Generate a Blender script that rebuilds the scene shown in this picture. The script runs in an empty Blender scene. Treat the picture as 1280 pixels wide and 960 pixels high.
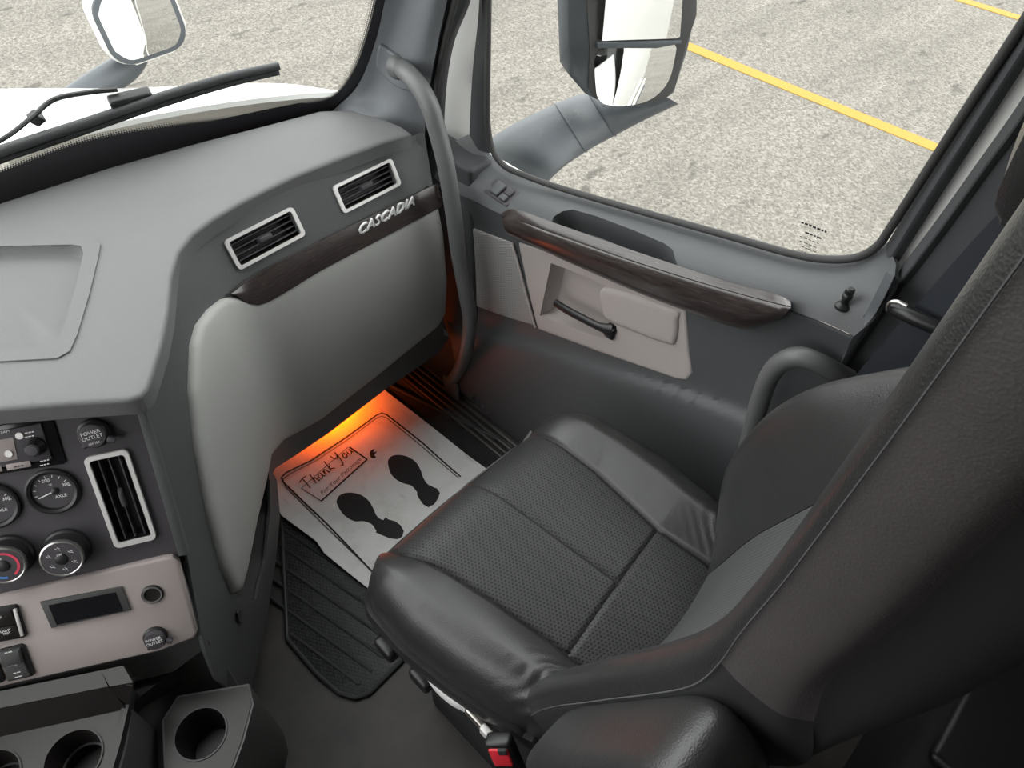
import bpy, bmesh, math, random
import numpy as np
from mathutils import Vector, Matrix
from mathutils.bvhtree import BVHTree
from mathutils.geometry import delaunay_2d_cdt
random.seed(7)
scene = bpy.context.scene
COL = scene.collection

# ------------------------------------------------------------------ camera, sky, exposure
PITCH, YAW, ROLL, FPX, CAMZ = math.radians(49.05), math.radians(47.5), math.radians(-2.3), 920.0, 1.65
_h = np.array([math.sin(YAW), math.cos(YAW), 0]); _r = np.array([math.cos(YAW), -math.sin(YAW), 0]); _z = np.array([0, 0, 1.0])
_k = math.cos(PITCH)*_h - math.sin(PITCH)*_z; _d = -math.sin(PITCH)*_h - math.cos(PITCH)*_z
_r2 = math.cos(ROLL)*_r + math.sin(ROLL)*_d; _d2 = -math.sin(ROLL)*_r + math.cos(ROLL)*_d
CM = np.stack([_r2, _d2, _k], 1); CO = np.array([0, 0, CAMZ])
cd = bpy.data.cameras.new('camera'); cam = bpy.data.objects.new('camera', cd); COL.objects.link(cam)
cd.sensor_fit = 'HORIZONTAL'; cd.sensor_width = 36; cd.lens = 36*FPX/1280; cd.clip_start = .01; cd.clip_end = 200
m3 = Matrix([[CM[i, 0], -CM[i, 1], -CM[i, 2]] for i in range(3)])
cam.matrix_world = Matrix.Translation(CO) @ m3.to_4x4()
scene.camera = cam
w = bpy.data.worlds.new('overcast_sky'); scene.world = w; w.use_nodes = True
bgn = w.node_tree.nodes['Background']; bgn.inputs[0].default_value = (1, .998, .99, 1); bgn.inputs[1].default_value = 4.2
scene.view_settings.view_transform = 'Standard'; scene.view_settings.look = 'None'
scene.view_settings.exposure = 0.0; scene.view_settings.gamma = 1; scene.view_settings.use_curve_mapping = False

# ------------------------------------------------------------------ photo pixel -> place helpers
def ray(x, y): return CM @ np.array([(x-640)/FPX, (y-480)/FPX, 1.0])
def at(x, y, ax, v):
    d = ray(x, y); i = 'xyz'.index(ax); return CO + d*((v-CO[i])/d[i])
class Plane:
    def __init__(s, q, n): s.q = np.array(q, float); s.n = np.array(n, float)/np.linalg.norm(n)
    def hit(s, x, y):
        d = ray(x, y); return CO + d*(((s.q-CO)@s.n)/(d@s.n)), s.n
def catmull(P, n, closed=False):
    P = [np.array(p, float) for p in P]; out = []; N = len(P)
    segs = N if closed else N-1
    for i in range(segs):
        p1, p2 = P[i], P[(i+1) % N]
        p0 = P[i-1] if (closed or i > 0) else 2*p1-p2
        p3 = P[(i+2) % N] if (closed or i+2 < N) else 2*p2-p1
        for j in range(n):
            t = j/n
            out.append(.5*((2*p1)+(-p0+p2)*t+(2*p0-5*p1+4*p2-p3)*t*t+(-p0+3*p1-3*p2+p3)*t**3))
    if not closed: out.append(P[-1])
    return out
def grid_of(rows, nu=8, nv=8, smooth=True):
    """rows of 3D points -> finer grid"""
    if not smooth:
        lin = lambda P, n: [np.array(P[i])*(1-j/n)+np.array(P[i+1])*j/n for i in range(len(P)-1) for j in range(n)]+[np.array(P[-1])]
        R = [lin(r, nu) for r in rows]; cols = [lin([r[i] for r in R], nv) for i in range(len(R[0]))]
    else:
        R = [catmull(r, nu) for r in rows]; cols = [catmull([r[i] for r in R], nv) for i in range(len(R[0]))]
    return [[cols[i][j] for i in range(len(cols))] for j in range(len(cols[0]))]
class Surf:
    def __init__(s, grid):
        nr, nc = len(grid), len(grid[0]); V = [Vector(p) for r in grid for p in r]
        F = [(i*nc+j, i*nc+j+1, (i+1)*nc+j+1, (i+1)*nc+j) for i in range(nr-1) for j in range(nc-1)]
        s.t = BVHTree.FromPolygons(V, F)
    def hit(s, x, y):
        d = Vector(ray(x, y)).normalized(); r = s.t.ray_cast(Vector(CO), d)
        if r[0] is None:
            # nearest point of the surface to the ray
            best = None
            for k in range(5, 60):
                q = Vector(CO)+d*(k*.05); a = s.t.find_nearest(q)
                if best is None or a[3] < best[1][3]: best = (q, a)
            p, n = best[0], best[1][1]
        else: p, n = r[0], r[1]
        p = np.array(p); n = np.array(n)
        if n@(CO-p) < 0: n = -n
        return p, n

# ------------------------------------------------------------------ object helpers
def put(o, parent=None, label=None, cat=None, group=None, kind=None):
    COL.objects.link(o)
    if parent is not None: o.parent = parent
    if label: o['label'] = label
    if cat: o['category'] = cat
    if group: o['group'] = group
    if kind: o['kind'] = kind
    return o
def thing(name, label, cat, group=None, kind=None, loc=(0, 0, 0)):
    e = bpy.data.objects.new(name, None); e.empty_display_size = .05
    put(e, None, label, cat, group, kind); e.location = loc; return e
def mesh(name, V, F, mat, parent=None, smooth=True, uv=None, angle=None, **kw):
    me = bpy.data.meshes.new(name); 
    off = Vector(parent.location) if parent is not None else Vector((0, 0, 0))
    if parent is not None and parent.parent is not None: off = off + Vector(parent.parent.location)
    me.from_pydata([tuple(Vector(v)-off) for v in V], [], [tuple(f) for f in F]); me.validate()
    bm = bmesh.new(); bm.from_mesh(me); bmesh.ops.remove_doubles(bm, verts=bm.verts, dist=1e-6) if uv is None else None
    bmesh.ops.recalc_face_normals(bm, faces=bm.faces); bm.to_mesh(me); bm.free()
    if uv is not None:
        l = me.uv_layers.new(name='UVMap')
        for lp in me.loops: l.data[lp.index].uv = uv[lp.vertex_index]
    if smooth:
        me.polygons.foreach_set('use_smooth', [True]*len(me.polygons))
        me.set_sharp_from_angle(angle=math.radians(angle or 38))
    me.materials.append(mat)
    o = bpy.data.objects.new(name, me)
    return put(o, parent, **kw)
def toward(V, F, n):
    return V, F
def loft(name, rows, mat, parent=None, nu=8, nv=8, thick=.006, smooth=True, **kw):
    g = grid_of(rows, nu, nv, smooth); return gridmesh(name, g, mat, parent, thick, **kw)
def gridmesh(name, g, mat, parent=None, thick=.006, **kw):
    nr, nc = len(g), len(g[0]); V = [p for r in g for p in r]; A = np.array(V).reshape(nr, nc, 3)
    du = np.gradient(A, axis=1); dv = np.gradient(A, axis=0); N = np.cross(du, dv); N /= (np.linalg.norm(N, axis=2, keepdims=True)+1e-12)
    if np.sum(N*(CO-A)) < 0: N = -N
    F = [(i*nc+j, i*nc+j+1, (i+1)*nc+j+1, (i+1)*nc+j) for i in range(nr-1) for j in range(nc-1)]
    if thick:
        B = (A-N*thick).reshape(-1, 3); o = nr*nc; V = V+list(B)
        F += [tuple(o+k for k in f) for f in F]
        bd = [j for j in range(nc)]+[i*nc+nc-1 for i in range(1, nr)]+[(nr-1)*nc+j for j in range(nc-2, -1, -1)]+[i*nc for i in range(nr-2, 0, -1)]
        F += [(bd[k], bd[(k+1) % len(bd)], o+bd[(k+1) % len(bd)], o+bd[k]) for k in range(len(bd))]
    return mesh(name, V, F, mat, parent, **kw)
def resample(P, step, closed=True):
    P = [np.array(p, float) for p in P]; out = []
    n = len(P) if closed else len(P)-1
    for i in range(n):
        a, b = P[i], P[(i+1) % len(P)]; k = max(1, int(np.linalg.norm(b-a)/step))
        out += [a+(b-a)*j/k for j in range(k)]
    if not closed: out.append(P[-1])
    return out
def polydist(Q, P):
    Q = np.array(Q); P = np.array(P); D = np.full(len(Q), 1e9)
    for i in range(len(P)):
        a, b = P[i], P[(i+1) % len(P)]; ab = b-a; t = np.clip(((Q-a)@ab)/(ab@ab+1e-12), 0, 1)
        D = np.minimum(D, np.linalg.norm(Q-(a+t[:, None]*ab), axis=1))
    return D
def inside(Q, P):
    Q = np.array(Q, float).reshape(-1, 2); P = np.array(P, float); r = np.zeros(len(Q), bool); n = len(P)
    for i in range(n):
        (x1, y1), (x2, y2) = P[i], P[(i+1) % n]
        if y1 == y2: continue
        c = ((y1 > Q[:, 1]) != (y2 > Q[:, 1])) & (Q[:, 0] < (x2-x1)*(Q[:, 1]-y1)/(y2-y1)+x1); r ^= c
    return r
def cdt(loops, pts):
    V, Fs = [], []; seen = set(); keep = []
    if len(pts):
        ok = inside(pts, loops[0])
        for h in loops[1:]: ok &= ~inside(pts, h)
        sc_ = float(np.ptp(np.array(loops[0], float), axis=0).max())/2000
        for p, q in zip(pts, ok):
            k = (round(p[0]/sc_), round(p[1]/sc_))
            if q and k not in seen: seen.add(k); keep.append(p)
    pts = keep
    for l in loops:
        Fs.append(list(range(len(V), len(V)+len(l)))); V += [Vector((p[0], p[1])) for p in l]
    V += [Vector((p[0], p[1])) for p in pts]
    E = [(f[i], f[(i+1) % len(f)]) for f in Fs for i in range(len(f))]
    r = delaunay_2d_cdt(V, E, [], 0, 1e-5)
    W = np.array([(v[0], v[1]) for v in r[0]]); F = [tuple(f) for f in r[2]]
    c = np.array([W[list(f)].mean(0) for f in F]); ok = inside(c, loops[0])
    for h in loops[1:]: ok &= ~inside(c, h)
    F = [f for f, q in zip(F, ok) if q]; used = sorted({i for f in F for i in f}); mp = {a: b for b, a in enumerate(used)}
    return [W[i] for i in used], [tuple(mp[i] for i in f) for f in F]
def inset_pts(P, d):
    P = np.array(P); c = []
    area = .5*np.sum(P[:, 0]*np.roll(P[:, 1], -1)-np.roll(P[:, 0], -1)*P[:, 1]); sg = 1 if area > 0 else -1
    n = len(P)
    for i in range(n):
        t = P[(i+1) % n]-P[i-1]; t /= (np.linalg.norm(t)+1e-12); c.append(P[i]+sg*d*np.array([-t[1], t[0]]))
    return c
def extrude_solid(top, bot, F):
    n = len(top); V = list(top)+list(bot); G = list(F)+[tuple(n+k for k in reversed(f)) for f in F]
    from collections import Counter
    E = Counter(); dirn = {}
    for f in F:
        for i in range(len(f)):
            a, b = f[i], f[(i+1) % len(f)]; k = (min(a, b), max(a, b)); E[k] += 1; dirn[k] = (a, b)
    for k, c in E.items():
        if c == 1: a, b = dirn[k]; G.append((b, a, n+a, n+b))
    return V, G
def sheet(name, outline, surf, mat, parent=None, step=10, holes=(), off=0.0, thick=.006, rnd=0, rdep=None, curve=0, axis=None, **kw):
    if curve: outline = catmull(outline, curve, True)
    P = resample(outline, step*.6); H = [resample(catmull(h, 4, True) if curve else h, step*.6) for h in holes]
    A = np.array(P); lo, hi = A.min(0), A.max(0)
    pts = [(x, y) for x in np.arange(lo[0]+step*.5, hi[0], step) for y in np.arange(lo[1]+step*.5, hi[1], step)]
    if pts:
        d = polydist(pts, P)
        for h in H: d = np.minimum(d, polydist(pts, h))
        pts = [p for p, q in zip(pts, d) if q > max(step*.35, rnd*1.1)]
    if rnd:
        for f in (.12, .35, .65, 1.0):
            q = inset_pts(P, rnd*f); dd = polydist(q, P)
            pts += [p for p, e in zip(q, dd) if e > rnd*f*.8]
    V2, F = cdt([P]+H, pts)
    D = polydist(V2, P) if rnd else None
    top, bot = [], []
    for i, v in enumerate(V2):
        p, n = surf.hit(v[0], v[1])
        if axis is not None: n = np.array(axis, float)
        o = off
        if rnd and D[i] < rnd:
            r = rdep or .006; t = 1-D[i]/rnd; o -= r*(1-math.sqrt(max(0, 1-t*t)))
        top.append(p+n*o); bot.append(p+n*(off-thick))
    V, G = extrude_solid(top, bot, F)
    return mesh(name, V, G, mat, parent, **kw)
def recess(name, hole, surf, direc, mat, parent=None, shrink=.85, curve=0, flr=True, step=10, **kw):
    if curve: hole = catmull(hole, 4, True)
    h = resample(hole, step); T = [surf.hit(*p)[0] for p in h]; c = np.mean(T, 0); direc = np.array(direc, float)
    B = [c+(t-c)*shrink+direc for t in T]; M = [c+(t-c)*(shrink*.3+.7)+direc*.7 for t in T]; n = len(T)
    V = T+M+B; F = [(i, (i+1) % n, n+(i+1) % n, n+i) for i in range(n)]+[(n+i, n+(i+1) % n, 2*n+(i+1) % n, 2*n+i) for i in range(n)]
    if flr: V.append(np.mean(B, 0)); F += [(2*n+i, 2*n+(i+1) % n, 3*n) for i in range(n)]
    return mesh(name, V, F, mat, parent, **kw)
class Fr:
    """local frame: origin, u right, v up, n out"""
    def __init__(s, o, u, v, n=None):
        s.o = np.array(o, float); s.u = np.array(u, float); s.u /= np.linalg.norm(s.u)
        v = np.array(v, float); s.n = np.cross(s.u, v) if n is None else np.array(n, float); s.n /= np.linalg.norm(s.n); s.v = np.cross(s.n, s.u)
    def p(s, a, b, c=0): return s.o+s.u*a+s.v*b+s.n*c
    def at(s, a, b, c=0): return Fr(s.p(a, b, c), s.u, s.v, s.n)
    def rot(s, ang):
        c, q = math.cos(ang), math.sin(ang); return Fr(s.o, s.u*c+s.v*q, s.v*c-s.u*q, s.n)
WF = Fr((0, 0, 0), (1, 0, 0), (0, 1, 0))
def prism(name, poly, fr, h, mat, parent=None, bev=.001, seg=2, holes=(), base=0.0, **kw):
    """flat polygon (local u,v) extruded base..base+h with rounded upper rim"""
    P = [np.array(p, float) for p in poly]; H = [[np.array(p, float) for p in h_] for h_ in holes]
    V2, F = cdt([P]+H, []) if H else (P, None)
    bm = bmesh.new()
    if F is None:
        vs = [bm.verts.new(Vector(fr.p(p[0], p[1], base))) for p in P]; vt = [bm.verts.new(Vector(fr.p(p[0], p[1], base+h))) for p in P]
        n = len(P); bm.faces.new(vt); bm.faces.new(vs[::-1])
        for i in range(n): bm.faces.new((vs[i], vs[(i+1) % n], vt[(i+1) % n], vt[i]))
        if bev > 0:
            e = [x for x in bm.edges if x.verts[0] in vt and x.verts[1] in vt]
            bmesh.ops.bevel(bm, geom=e, offset=bev, segments=seg, affect='EDGES', profile=.5)
        bmesh.ops.recalc_face_normals(bm, faces=bm.faces)
        V = [np.array(v.co) for v in bm.verts]; bm.verts.index_update(); G = [[v.index for v in f.verts] for f in bm.faces]; bm.free()
    else:
        bm.free(); V, G = extrude_solid([fr.p(p[0], p[1], base+h) for p in V2], [fr.p(p[0], p[1], base) for p in V2], F)
    return mesh(name, V, G, mat, parent, **kw)
def rrect(w_, h_, r, k=5, cx=0, cy=0):
    out = []
    for sx, sy, a0 in ((1, 1, 0), (-1, 1, 90), (-1, -1, 180), (1, -1, 270)):
        for i in range(k+1):
            a = math.radians(a0+90*i/k); out.append((cx+sx*(w_/2-r)+r*math.cos(a), cy+sy*(h_/2-r)+r*math.sin(a)))
    return out
def lathe(name, prof, fr, mat, parent=None, n=40, cap=True, a0=0, a1=2*math.pi, **kw):
    V, F = [], []; full = abs(a1-a0-2*math.pi) < 1e-6; m = n if full else n+1
    for r, h in prof:
        for i in range(m):
            a = a0+(a1-a0)*i/n; V.append(fr.p(r*math.cos(a), r*math.sin(a), h))
    for k in range(len(prof)-1):
        for i in range(n if full else n):
            j = (i+1) % m; F.append((k*m+i, k*m+j, (k+1)*m+j, (k+1)*m+i))
    if cap and full:
        F.append(tuple(range(m-1, -1, -1))); F.append(tuple((len(prof)-1)*m+i for i in range(m)))
    return mesh(name, V, F, mat, parent, **kw)
def tube(name, path, rad, mat, parent=None, n=14, sub=6, smooth_path=True, flat=None, **kw):
    P = catmull(path, sub) if smooth_path else [np.array(p, float) for p in path]
    m = len(P); R = rad if callable(rad) else (lambda t: rad)
    V, F = [], []; prev = None
    for i, p in enumerate(P):
        t = P[min(i+1, m-1)]-P[max(i-1, 0)]; t /= (np.linalg.norm(t)+1e-12)
        if prev is None:
            a = np.array([0, 0, 1.0]) if abs(t[2]) < .9 else np.array([1.0, 0, 0]); u = a-t*(a@t)
        else: u = prev-t*(prev@t)
        u /= np.linalg.norm(u); prev = u; v = np.cross(t, u); r = R(i/(m-1)); fy = flat or 1
        for k in range(n):
            a = 2*math.pi*k/n; V.append(p+u*r*math.cos(a)+v*r*fy*math.sin(a))
    for i in range(m-1):
        for k in range(n):
            j = (k+1) % n; F.append((i*n+k, i*n+j, (i+1)*n+j, (i+1)*n+k))
    F.append(tuple(range(n-1, -1, -1))); F.append(tuple((m-1)*n+k for k in range(n)))
    return mesh(name, V, F, mat, parent, **kw)
def ribbon(name, strokes, fr, wd, h, mat, parent=None, **kw):
    V, F = [], []
    for st in strokes:
        P = [np.array(p, float) for p in st]; o = len(V)
        for i, p in enumerate(P):
            t = P[min(i+1, len(P)-1)]-P[max(i-1, 0)]; t /= (np.linalg.norm(t)+1e-12); s = np.array([-t[1], t[0]])*wd/2
            for q in (p-s, p+s): V.append(fr.p(q[0], q[1], h))
        for i in range(len(P)-1): F.append((o+2*i, o+2*i+2, o+2*i+3, o+2*i+1))
    return mesh(name, V, F, mat, parent, smooth=False, **kw)
def text(name, s, fr, size, mat, parent=None, extr=.0003, shear=0.0, align='CENTER', bold=0.0, wide=1.0, **kw):
    cu = bpy.data.curves.new(name, 'FONT'); cu.body = s; cu.size = size; cu.extrude = extr; cu.shear = shear; cu.offset = bold
    cu.align_x = align; cu.align_y = 'CENTER'; cu.resolution_u = 2; cu.space_line = .95
    t = bpy.data.objects.new('tmp', cu); COL.objects.link(t); bpy.context.view_layer.update()
    me = bpy.data.meshes.new_from_object(t.evaluated_get(bpy.context.evaluated_depsgraph_get()))
    V = [fr.p(v.co[0]*wide, v.co[1], v.co[2]) for v in me.vertices]; F = [tuple(p.vertices) for p in me.polygons]
    bpy.data.objects.remove(t); bpy.data.curves.remove(cu); bpy.data.meshes.remove(me)
    return mesh(name, V, F, mat, parent, smooth=False, **kw)
def rbox(name, fr, sx, sy, sz, r, mat, parent=None, seg=3, taper=1.0, **kw):
    bm = bmesh.new(); vs = []
    for c in (0, 1):
        for a, b in ((-1, -1), (1, -1), (1, 1), (-1, 1)):
            k = taper if c else 1; vs.append(bm.verts.new(Vector(fr.p(a*sx/2*k, b*sy/2*k, c*sz))))
    for f in ((3, 2, 1, 0), (4, 5, 6, 7), (0, 1, 5, 4), (1, 2, 6, 5), (2, 3, 7, 6), (3, 0, 4, 7)): bm.faces.new([vs[i] for i in f])
    if r: bmesh.ops.bevel(bm, geom=bm.edges[:], offset=r, segments=seg, affect='EDGES', profile=.5)
    bm.verts.index_update(); V = [np.array(v.co) for v in bm.verts]; F = [[v.index for v in f.verts] for f in bm.faces]; bm.free()
    return mesh(name, V, F, mat, parent, **kw)

# ------------------------------------------------------------------ materials
def srgb(r, g, b):
    f = lambda c: (c/255/12.92 if c/255 <= .04045 else ((c/255+.055)/1.055)**2.4)
    return (f(r), f(g), f(b), 1)
class NT:
    def __init__(s, name):
        s.m = bpy.data.materials.new(name); s.m.use_nodes = True; s.t = s.m.node_tree; s.b = s.t.nodes['Principled BSDF']; s.out = s.t.nodes['Material Output']
    def n(s, ty, **kw):
        x = s.t.nodes.new(ty)
        for k, v in kw.items():
            if k.startswith('i_'): x.inputs[k[2:].replace('_', ' ')].default_value = v
            else: setattr(x, k, v)
        return x
    def l(s, a, b): s.t.links.new(a, b)
    def math(s, op, a, b=None, clamp=False):
        x = s.n('ShaderNodeMath', operation=op); x.use_clamp = clamp
        for i, q in enumerate((a, b)):
            if q is None: continue
            if isinstance(q, (int, float)): x.inputs[i].default_value = q
            else: s.l(q, x.inputs[i])
        return x.outputs[0]
    def coord(s, kind='Object', scale=(1, 1, 1), rot=(0, 0, 0)):
        c = s.n('ShaderNodeTexCoord'); mp = s.n('ShaderNodeMapping'); mp.inputs['Scale'].default_value = scale; mp.inputs['Rotation'].default_value = rot
        s.l(c.outputs[kind], mp.inputs[0]); return mp.outputs[0]
    def noise(s, v, scale, detail=3, rough=.5):
        x = s.n('ShaderNodeTexNoise'); x.inputs['Scale'].default_value = scale; x.inputs['Detail'].default_value = detail; x.inputs['Roughness'].default_value = rough; s.l(v, x.inputs['Vector']); return x.outputs['Fac']
    def voro(s, v, scale, feat='F1', rnd=1.0, out='Distance'):
        x = s.n('ShaderNodeTexVoronoi', feature=feat); x.inputs['Scale'].default_value = scale; x.inputs['Randomness'].default_value = rnd; s.l(v, x.inputs['Vector']); return x.outputs[out]
    def ramp(s, f, stops):
        x = s.n('ShaderNodeValToRGB'); s.l(f, x.inputs[0]); e = x.color_ramp.elements
        while len(e) < len(stops): e.new(.5)
        for q, (p, c) in zip(e, stops): q.position = p; q.color = c
        return x.outputs[0]
    def mix(s, f, a, b, blend='MIX'):
        x = s.n('ShaderNodeMix', data_type='RGBA', blend_type=blend)
        for i, q in ((0, f), (6, a), (7, b)):
            if isinstance(q, (int, float)): x.inputs[i].default_value = q
            elif isinstance(q, tuple): x.inputs[i].default_value = q
            else: s.l(q, x.inputs[i])
        return x.outputs[2]
    def bump(s, h, st, dist=.001):
        x = s.n('ShaderNodeBump'); x.inputs['Strength'].default_value = st; x.inputs['Distance'].default_value = dist; s.l(h, x.inputs['Height']); return x.outputs[0]
    def dots(s, v, r, soft=.08):
        """staggered dot lattice on the xy of v (cell 1 x 1.732); 1 inside a dot"""
        sp = s.n('ShaderNodeSeparateXYZ'); s.l(v, sp.inputs[0]); ds = []
        for o in (0, .5):
            dx = s.math('SUBTRACT', s.math('FRACT', s.math('ADD', sp.outputs[0], o)), .5)
            dy = s.math('MULTIPLY', s.math('SUBTRACT', s.math('FRACT', s.math('ADD', s.math('DIVIDE', sp.outputs[1], 1.732), o)), .5), 1.732)
            ds.append(s.math('SQRT', s.math('ADD', s.math('MULTIPLY', dx, dx), s.math('MULTIPLY', dy, dy))))
        d = s.math('MINIMUM', *ds)
        return s.math('DIVIDE', s.math('SUBTRACT', r, d), soft, clamp=True)
def plastic(name, col, rough=.55, grain=500, bump=.25, spec=.4, var=.06, metal=0, coat=0):
    t = NT(name); v = t.coord()
    f = t.noise(v, 9, 4); t.l(t.mix(f, tuple(c*(1-var) for c in col[:3])+(1,), tuple(min(1, c*(1+var)) for c in col[:3])+(1,)), t.b.inputs['Base Color'])
    t.b.inputs['Roughness'].default_value = rough; t.b.inputs['Specular IOR Level'].default_value = spec; t.b.inputs['Metallic'].default_value = metal
    if coat: t.b.inputs['Coat Weight'].default_value = coat; t.b.inputs['Coat Roughness'].default_value = .08
    if bump: t.l(t.bump(t.voro(v, grain), bump, .0006), t.b.inputs['Normal'])
    return t.m
def flat(name, col, rough=.5, metal=0, spec=.5, emit=0):
    t = NT(name); t.b.inputs['Base Color'].default_value = col; t.b.inputs['Roughness'].default_value = rough; t.b.inputs['Metallic'].default_value = metal; t.b.inputs['Specular IOR Level'].default_value = spec
    if emit: t.b.inputs['Emission Color'].default_value = col; t.b.inputs['Emission Strength'].default_value = emit
    return t.m
M = {}
M['dash_top'] = plastic('dash_top_grey', (.128, .128, .131, 1), .62, 420, .5, .35)  # lighter than the face of the same plastic; windshield light put into the tone
M['dash_dark'] = plastic('dash_face_charcoal', (.075, .078, .08, 1), .55, 380, .5, .4)
M['console_dark'] = plastic('console_charcoal', (.07, .072, .07, 1), .5, 500, .25, .4)
M['glove'] = plastic('glove_box_grey', (.36, .362, .345, 1), .55, 420, .2, .4, .03)
M['beige'] = plastic('taupe_plastic', (.33, .285, .275, 1), .55, 420, .3, .4, .04)
M['door_light'] = plastic('door_insert_taupe', (.40, .36, .345, 1), .55, 420, .2, .4, .04)
M['door_dark'] = plastic('door_charcoal', (.072, .075, .079, 1), .5, 450, .3, .45)
M['door_low'] = plastic('door_lower_charcoal', (.05, .053, .06, 1), .55, 450, .3, .4)
M['pillar'] = plastic('pillar_grey', (.13, .138, .147, 1), .55, 420, .35, .4)
M['pillar_dark'] = plastic('pillar_dark_grey', (.045, .047, .05, 1), .6, 420, .3, .35)
M['handle'] = plastic('handle_grey_rubber', (.105, .106, .108, 1), .45, 600, .15, .45)
M['panel'] = plastic('instrument_panel_soft_black', (.055, .05, .056, 1), .55, 700, .12, .4)
M['black'] = flat('black_plastic', (.012, .012, .013, 1), .4)
M['black_gloss'] = flat('black_gloss', (.008, .008, .01, 1), .12)
M['deep'] = flat('dark_plastic', (.03, .03, .031, 1), .7)
M['seal'] = flat('black_rubber_seal', (.032, .032, .031, 1), .65)
M['cowl'] = plastic('black_cowl_plastic', (.018, .019, .021, 1), .8, 300, .2, .15)
M['chrome'] = flat('satin_chrome', (.82, .80, .78, 1), .28, 1)
M['badge'] = flat('bright_silver', (.9, .9, .9, 1), .35, .2)
M['silver'] = flat('silver_paint', (.72, .70, .69, 1), .4, .3)
M['steel'] = flat('brushed_steel', (.55, .52, .48, 1), .35, 1)
M['dark_steel'] = flat('dull_step_metal', (.16, .15, .14, 1), .4, .8)
M['white_print'] = flat('white_print', (.78, .78, .78, 1), .6)
M['ink'] = flat('black_ink', (.015, .014, .015, 1), .7)
M['red'] = flat('red_plastic', (.75, .03, .05, 1), .4)
M['redprint'] = flat('red_print', (.65, .05, .10, 1), .5)
M['blueprint'] = flat('blue_print', (.05, .2, .6, 1), .5)
M['paint'] = flat('white_body_paint', (.80, .80, .77, 1), .22, 0, .5); M['paint'].node_tree.nodes['Principled BSDF'].inputs['Coat Weight'].default_value = .6
M['mirror'] = flat('mirror_glass', (.92, .93, .93, 1), .015, 1)
M['mirror_body'] = plastic('mirror_arm_plastic', (.062, .069, .077, 1), .5, 600, .1, .45)
M['webbing'] = plastic('belt_webbing', (.022, .025, .032, 1), .7, 900, .3, .3)
M['console_low'] = plastic('lower_console_plastic', (.018, .0155, .015, 1), .34, 600, .1, .35)
M['headliner'] = plastic('headliner_cloth', (.5, .5, .49, 1), .9, 900, .2, .2)
M['interior'] = plastic('cab_interior_grey', (.28, .28, .275, 1), .8, 500, .2, .2)
M['seat_dark'] = flat('seat_shell_black', (.02, .02, .021, 1), .8, 0, .3)
M['thread'] = flat('grey_thread', (.07, .07, .072, 1), .7)
M['white_plastic'] = flat('white_plastic', (.75, .74, .74, 1), .4)
M['screen'] = flat('dark_screen', (.004, .004, .006, 1), .12)

def leather(name, col, rough=.42, perf=False, stripe=False):
    t = NT(name); v = t.coord()
    base = t.mix(t.noise(v, 14, 4), tuple(c*.85 for c in col[:3])+(1,), tuple(c*1.15 for c in col[:3])+(1,))
    h = t.math('MULTIPLY', t.voro(v, 520), .5); h = t.math('ADD', h, t.math('MULTIPLY', t.noise(v, 30, 4, .6), 1.2))
    if perf:
        s = 1/.0064; d = t.dots(t.coord('Object', (s, s, s), (0, 0, math.radians(8))), .27, .1)
        base = t.mix(d, base, (.004, .004, .004, 1)); h = t.math('SUBTRACT', h, t.math('MULTIPLY', d, 1.5))
        t.b.inputs['Specular IOR Level'].default_value = .35
    if stripe:
        sp = t.n('ShaderNodeSeparateXYZ'); t.l(v, sp.inputs[0])
        q = t.math('SINE', t.math('MULTIPLY', sp.outputs[0], 2*math.pi/.0075)); q = t.math('MULTIPLY', t.math('ADD', q, 1), .5)
        base = t.mix(q, base, tuple(min(1, c*1.9) for c in col[:3])+(1,)); h = t.math('ADD', h, t.math('MULTIPLY', q, .8))
    t.b.inputs['Specular IOR Level'].default_value = .28 if perf else .55
    t.l(base, t.b.inputs['Base Color']); t.b.inputs['Roughness'].default_value = rough; t.l(t.bump(h, .35, .0012), t.b.inputs['Normal'])
    return t.m
M['leather'] = leather('black_leather', (.024, .0238, .024, 1), .34)
M['leather_perf'] = leather('perforated_black_leather', (.033, .033, .0335, 1), .42, perf=True)
M['leather_stripe'] = leather('ribbed_black_cloth', (.034, .034, .035, 1), .7, stripe=True)
M['leather_brown'] = leather('charcoal_leatherette', (.062, .053, .055, 1), .55)

def wood():
    t = NT('dark_woodgrain'); v = t.coord('UV', (1, 1, 1))
    sp = t.n('ShaderNodeMapping'); sp.inputs['Scale'].default_value = (3, 90, 1); t.l(v, sp.inputs[0])
    f = t.noise(sp.outputs[0], 1.6, 6, .7)
    c = t.ramp(f, [(.35, (.012, .009, .009, 1)), (.55, (.040, .030, .028, 1)), (.75, (.11, .09, .082, 1))]); t.l(c, t.b.inputs['Base Color'])
    t.b.inputs['Roughness'].default_value = .28; t.b.inputs['Coat Weight'].default_value = .5; t.b.inputs['Coat Roughness'].default_value = .12
    return t.m
M['wood'] = wood()
def glass(name, refl=.025, tint=(.93, .96, .95, 1), dirt=0):
    t = NT(name); t.t.nodes.remove(t.b); tr = t.n('ShaderNodeBsdfTransparent'); tr.inputs[0].default_value = tint
    gl = t.n('ShaderNodeBsdfGlossy'); gl.inputs['Roughness'].default_value = .02
    mx = t.n('ShaderNodeMixShader'); mx.inputs[0].default_value = refl
    t.l(tr.outputs[0], mx.inputs[1]); t.l(gl.outputs[0], mx.inputs[2]); t.l(mx.outputs[0], t.out.inputs[0]); return t.m
M['glass'] = glass('window_glass')
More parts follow.
